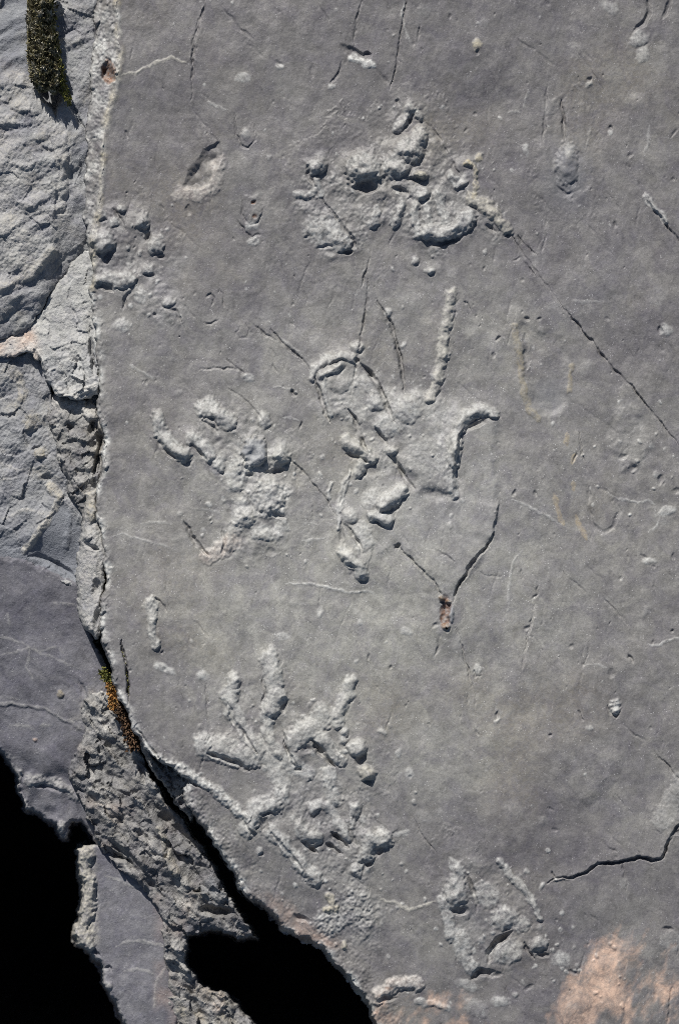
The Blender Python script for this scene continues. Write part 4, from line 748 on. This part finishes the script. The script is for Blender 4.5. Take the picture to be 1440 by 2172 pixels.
rock('broken_rock', 'rough crumbling band of rock between the black gap and the purple ledge', 'rock', [(230, 1468), (264, 1508), (292, 1570), (306, 1612), (318, 1642), (338, 1670), (356, 1704), (388, 1740), (423, 1792), (450, 1828), (470, 1871), (490, 1906), (514, 1942), (540, 1984), (504, 1990), (470, 1976), (396, 1980), (394, 2040), (420, 2085), (465, 2106), (500, 2126), (545, 2182), (640, 2330), (350, 2330), (355, 2172), (348, 2040), (342, 1940), (312, 1890), (244, 1832), (208, 1792), (184, 1722), (146, 1652), (156, 1600), (180, 1550), (172, 1502), (193, 1465)],
     crumb_z, grid(136, 660, 2), grid(1456, 2200, 2, (), (2215, 2240, 2280, 2340)), fh, M_rough, edge_r=9, edge_drop=9, skirt=420)

def lower_z(X, Y, sd):
    rough, stain, tint = zeros(X)
    h = -168 - 0.03 * (Y - 1950) + 3 * perlin(X, Y, 110, 101) + 1.2 * perlin(X, Y, 40, 102) + 0.03 * (X - 260)
    rim = sstep(215, 190, X - 0.05 * (Y - 1900)) * sstep(2020, 1990, Y)
    rough[:] = 0.05 + 0.6 * rim + 0.4 * sstep(12, 3, sd) * (X < 280)
    stain[..., 1] = 0.95 * rim + 0.4 * sstep(10, 2, sd) * (X < 280)
    stain[..., 0] = 0.30 * sstep(318, 340, X) * np.clip(perlin(X, Y, 50, 103) + 0.4, 0, 1)
    stain[..., 2] = 0.3 * rim
    return h, rough, stain, tint
fg = [R('pale_rim', [(185, 1815), (180, 1850), (192, 1880), (186, 1925), (172, 1965), (182, 2005)], 19, 13, light=1.0, rough=0.7, label='bright lumpy pale rim'), B('knob', 228, 2090, 14, 12, 8, light=0.6)]
fg += [R('mineral_vein', p, 4, 0.8, light=0.5, taper=True) for p in ([(222, 1858), (250, 1865), (275, 1880), (305, 1880)], [(245, 2008), (270, 2000), (295, 1994), (320, 2000), (350, 2006)], [(262, 2058), (290, 2054), (330, 2066)], [(350, 2050), (330, 2090), (325, 2140)])]
fg += [G('crack', [(192, 2024), (202, 2016), (212, 2026)], 5, 7), G('crack', [(222, 2056), (232, 2052), (240, 2062)], 5, 6), G('crack', [(204, 1870), (202, 1900), (206, 1920)], 5, 7)]
rock('slate_ledge', 'smooth dark ledge with bright lumpy rim at the bottom left', 'rock ledge', [(165, 1798), (186, 1790), (220, 1790), (256, 1826), (306, 1872), (360, 1920), (370, 2040), (378, 2172), (380, 2330), (335, 2330), (264, 2172), (242, 2120), (222, 2085), (215, 2050), (195, 2026), (165, 2002), (160, 1975), (174, 1930), (178, 1880), (172, 1850)],
     lower_z, grid(146, 394, 2), grid(1780, 2200, 2, (), (2215, 2240, 2280, 2340)), fg, M_dark, edge_r=9, edge_drop=9, skirt=420)

def rubble_z(X, Y, sd):
    rough, stain, tint = zeros(X)
    h = -52 + 8 * perlin(X, Y, 40, 110) + 12 * facets(X, Y, 20, 13) + 6 * facets(X, Y, 10, 14) + 0.12 * (X - 350)
    rough[:] = 0.5
    stain[..., 1] = 0.75 * np.clip(perlin(X, Y, 24, 111) + 0.35, 0, 1)
    stain[..., 2] = 0.3 * np.clip(perlin(X, Y, 30, 112), 0, 1)
    return h, rough, stain, tint
rock('broken_rock', 'crumbly pale rubble wedge tucked under the lower left rim of the slab', 'rock', [(288, 1545), (312, 1575), (345, 1600), (405, 1650), (410, 1725), (404, 1742), (386, 1722), (366, 1690), (346, 1662), (326, 1640), (312, 1612)],
     rubble_z, grid(278, 420, 2), grid(1535, 1755, 2), [G('crack', [(320, 1600), (345, 1625), (362, 1650)], 6, 14), P('pit', 372, 1668, 10, 8, 12), P('pit', 385, 1700, 8, 10, 12), B('knob', 322, 1625, 8, 16, 10, light=0.4)], M_rough, edge_r=6, edge_drop=6, skirt=200)

# ------------------------------------------------------------------ moss and lichen
def simple_mat(name, cols, rough=0.9, scale=400):
    m = bpy.data.materials.new(name); m.use_nodes = True
    n = m.node_tree.nodes; l = m.node_tree.links
    t = n.new('ShaderNodeTexNoise'); t.inputs['Scale'].default_value = scale; t.inputs['Detail'].default_value = 4
    g = n.new('ShaderNodeNewGeometry'); l.new(g.outputs['Position'], t.inputs['Vector'])
    r = n.new('ShaderNodeValToRGB')
    r.color_ramp.elements[0].position = 0.35; r.color_ramp.elements[1].position = 0.65
    r.color_ramp.elements[0].color = (*cols[0], 1); r.color_ramp.elements[1].color = (*cols[-1], 1)
    if len(cols) == 3:
        e = r.color_ramp.elements.new(0.5); e.color = (*cols[1], 1)
    l.new(t.outputs['Fac'], r.inputs['Fac']); l.new(r.outputs[0], n['Principled BSDF'].inputs['Base Color'])
    n['Principled BSDF'].inputs['Roughness'].default_value = rough
    return m
M_moss = simple_mat('moss', [(0.07, 0.055, 0.035), (0.16, 0.145, 0.07), (0.40, 0.375, 0.31)], scale=130)
M_moss2 = simple_mat('moss_green', [(0.06, 0.07, 0.015), (0.20, 0.19, 0.04)], scale=220)
M_lich = simple_mat('orange_lichen', [(0.20, 0.14, 0.05), (0.42, 0.20, 0.06)], scale=300)

def tuft_mesh(name, spots, size, mat, parent=None):
    """short pointed shoots: each is a leaning three-sided spike"""
    V, Fc = [], []
    for (px, py, h, lean) in spots:
        c = world(np.array(px), np.array(py), np.array(h))
        a0 = random.uniform(0, 6.28); s_ = size * random.uniform(0.6, 1.3) * S
        b = len(V)
        for k in range(3):
            a = a0 + k * 2.094
            V.append((c[0] + math.cos(a) * s_ * 0.45, c[1] + math.sin(a) * s_ * 0.45, c[2]))
        la = random.uniform(0, 6.28); q = random.uniform(0.2, 1.0) * lean
        V.append((c[0] + math.cos(la) * s_ * q, c[1] + math.sin(la) * s_ * q, c[2] + s_ * random.uniform(0.7, 1.5)))
        Fc += [(b, b + 1, b + 3), (b + 1, b + 2, b + 3), (b + 2, b, b + 3)]
    me = bpy.data.meshes.new(name); me.from_pydata(V, [], Fc); me.materials.append(mat)
    o = link(bpy.data.objects.new(name, me))
    if parent is not None: o.parent = parent
    return o

def moss_mound(poly, zc, dome, n):
    P_ = np.array(poly); out = []
    x0, y0 = P_.min(0); x1, y1 = P_.max(0)
    X = rng.uniform(x0, x1, n * 3); Y = rng.uniform(y0, y1, n * 3)
    sd = poly_sd(X, Y, poly); k = sd > rng.normal(-1, 4, len(sd))
    X, Y, sd = X[k][:n], Y[k][:n], sd[k][:n]
    h = zc + dome * np.clip((sd + 2) / 22, 0, 1) ** 0.6 + (11 * perlin(X, Y, 31, 120) + 11 * perlin(X, Y, 13, 121))
    return list(zip(X, Y, h, np.ones(len(X))))

mp = [(62, 40), (64, -40), (108, -40), (110, 50), (120, 100), (128, 150), (124, 178), (118, 198), (104, 185), (90, 190), (74, 172), (62, 120)]
xs_ = np.arange(54, 142, 2.0); ys_ = np.arange(-44, 206, 2.0)
XX, YY = np.meshgrid(xs_, ys_); sdm = poly_sd(XX, YY, mp)
HH = -74 + 34 * np.clip((sdm + 4) / 24, 0, 1) ** 0.6 + (11 * perlin(XX, YY, 31, 120) + 11 * perlin(XX, YY, 13, 121))
keep = sdm > -6
ii = np.arange(XX.size).reshape(XX.shape)
FF = np.stack([ii[1:, :-1], ii[1:, 1:], ii[:-1, 1:], ii[:-1, :-1]], -1)[keep[1:, 1:] & keep[:-1, :-1]]
u, inv = np.unique(FF, return_inverse=True)
moss = mesh_object('moss_clump', world(XX, YY, HH).reshape(-1, 3)[u], None, inv.reshape(-1, 4), {}, M_moss)
moss['label'] = 'dry olive and grey moss cushion filling the hollow at the top left'; moss['category'] = 'moss'
tuft_mesh('shoots', moss_mound(mp, -75, 34, 4200), 9.5, M_moss, moss)
tuft_mesh('green_shoots', moss_mound([(100, -40), (110, -40), (112, 50), (122, 100), (131, 150), (140, 190), (152, 222), (146, 226), (130, 190), (118, 150), (108, 90)], -74, 26, 1500), 5.5, M_moss2, moss)

def line_spots(pts, wd, h, n):
    r = []
    for i in range(n):
        k = random.randrange(len(pts) - 1); t = random.random()
        r.append((pts[k][0] + (pts[k + 1][0] - pts[k][0]) * t + random.gauss(0, wd), pts[k][1] + (pts[k + 1][1] - pts[k][1]) * t + random.gauss(0, wd), h + random.uniform(-4, 4), 1))
    return r
o = tuft_mesh('moss_strip', line_spots([(257, 1375), (262, 1395), (268, 1425), (274, 1465), (275, 1490)], 1.4, -6, 80), 4.0, M_moss2)
o['label'] = 'few thin green moss shoots growing in the split beside the slab rim'; o['category'] = 'moss'
o = tuft_mesh('lichen_tuft', line_spots([(232, 1448), (238, 1470), (243, 1490), (240, 1500)], 4.0, -82, 420), 8, M_lich)
o['label'] = 'orange brown lichen tuft in the dark gap beside the slab'; o['category'] = 'lichen'
o = tuft_mesh('moss_strip', line_spots([(218, 1425), (228, 1436), (236, 1452)], 4.0, -82, 260), 6, M_moss2)
o['label'] = 'small yellow green moss patch just above the orange lichen'; o['category'] = 'moss'
o = tuft_mesh('plant_litter', line_spots([(255, 1500), (268, 1530), (282, 1562), (288, 1580)], 6.0, -78, 600), 9, simple_mat('litter', [(0.05, 0.03, 0.015), (0.16, 0.09, 0.05)]))
o['label'] = 'brown dry plant litter stuck in the gap below the orange lichen'; o['category'] = 'litter'
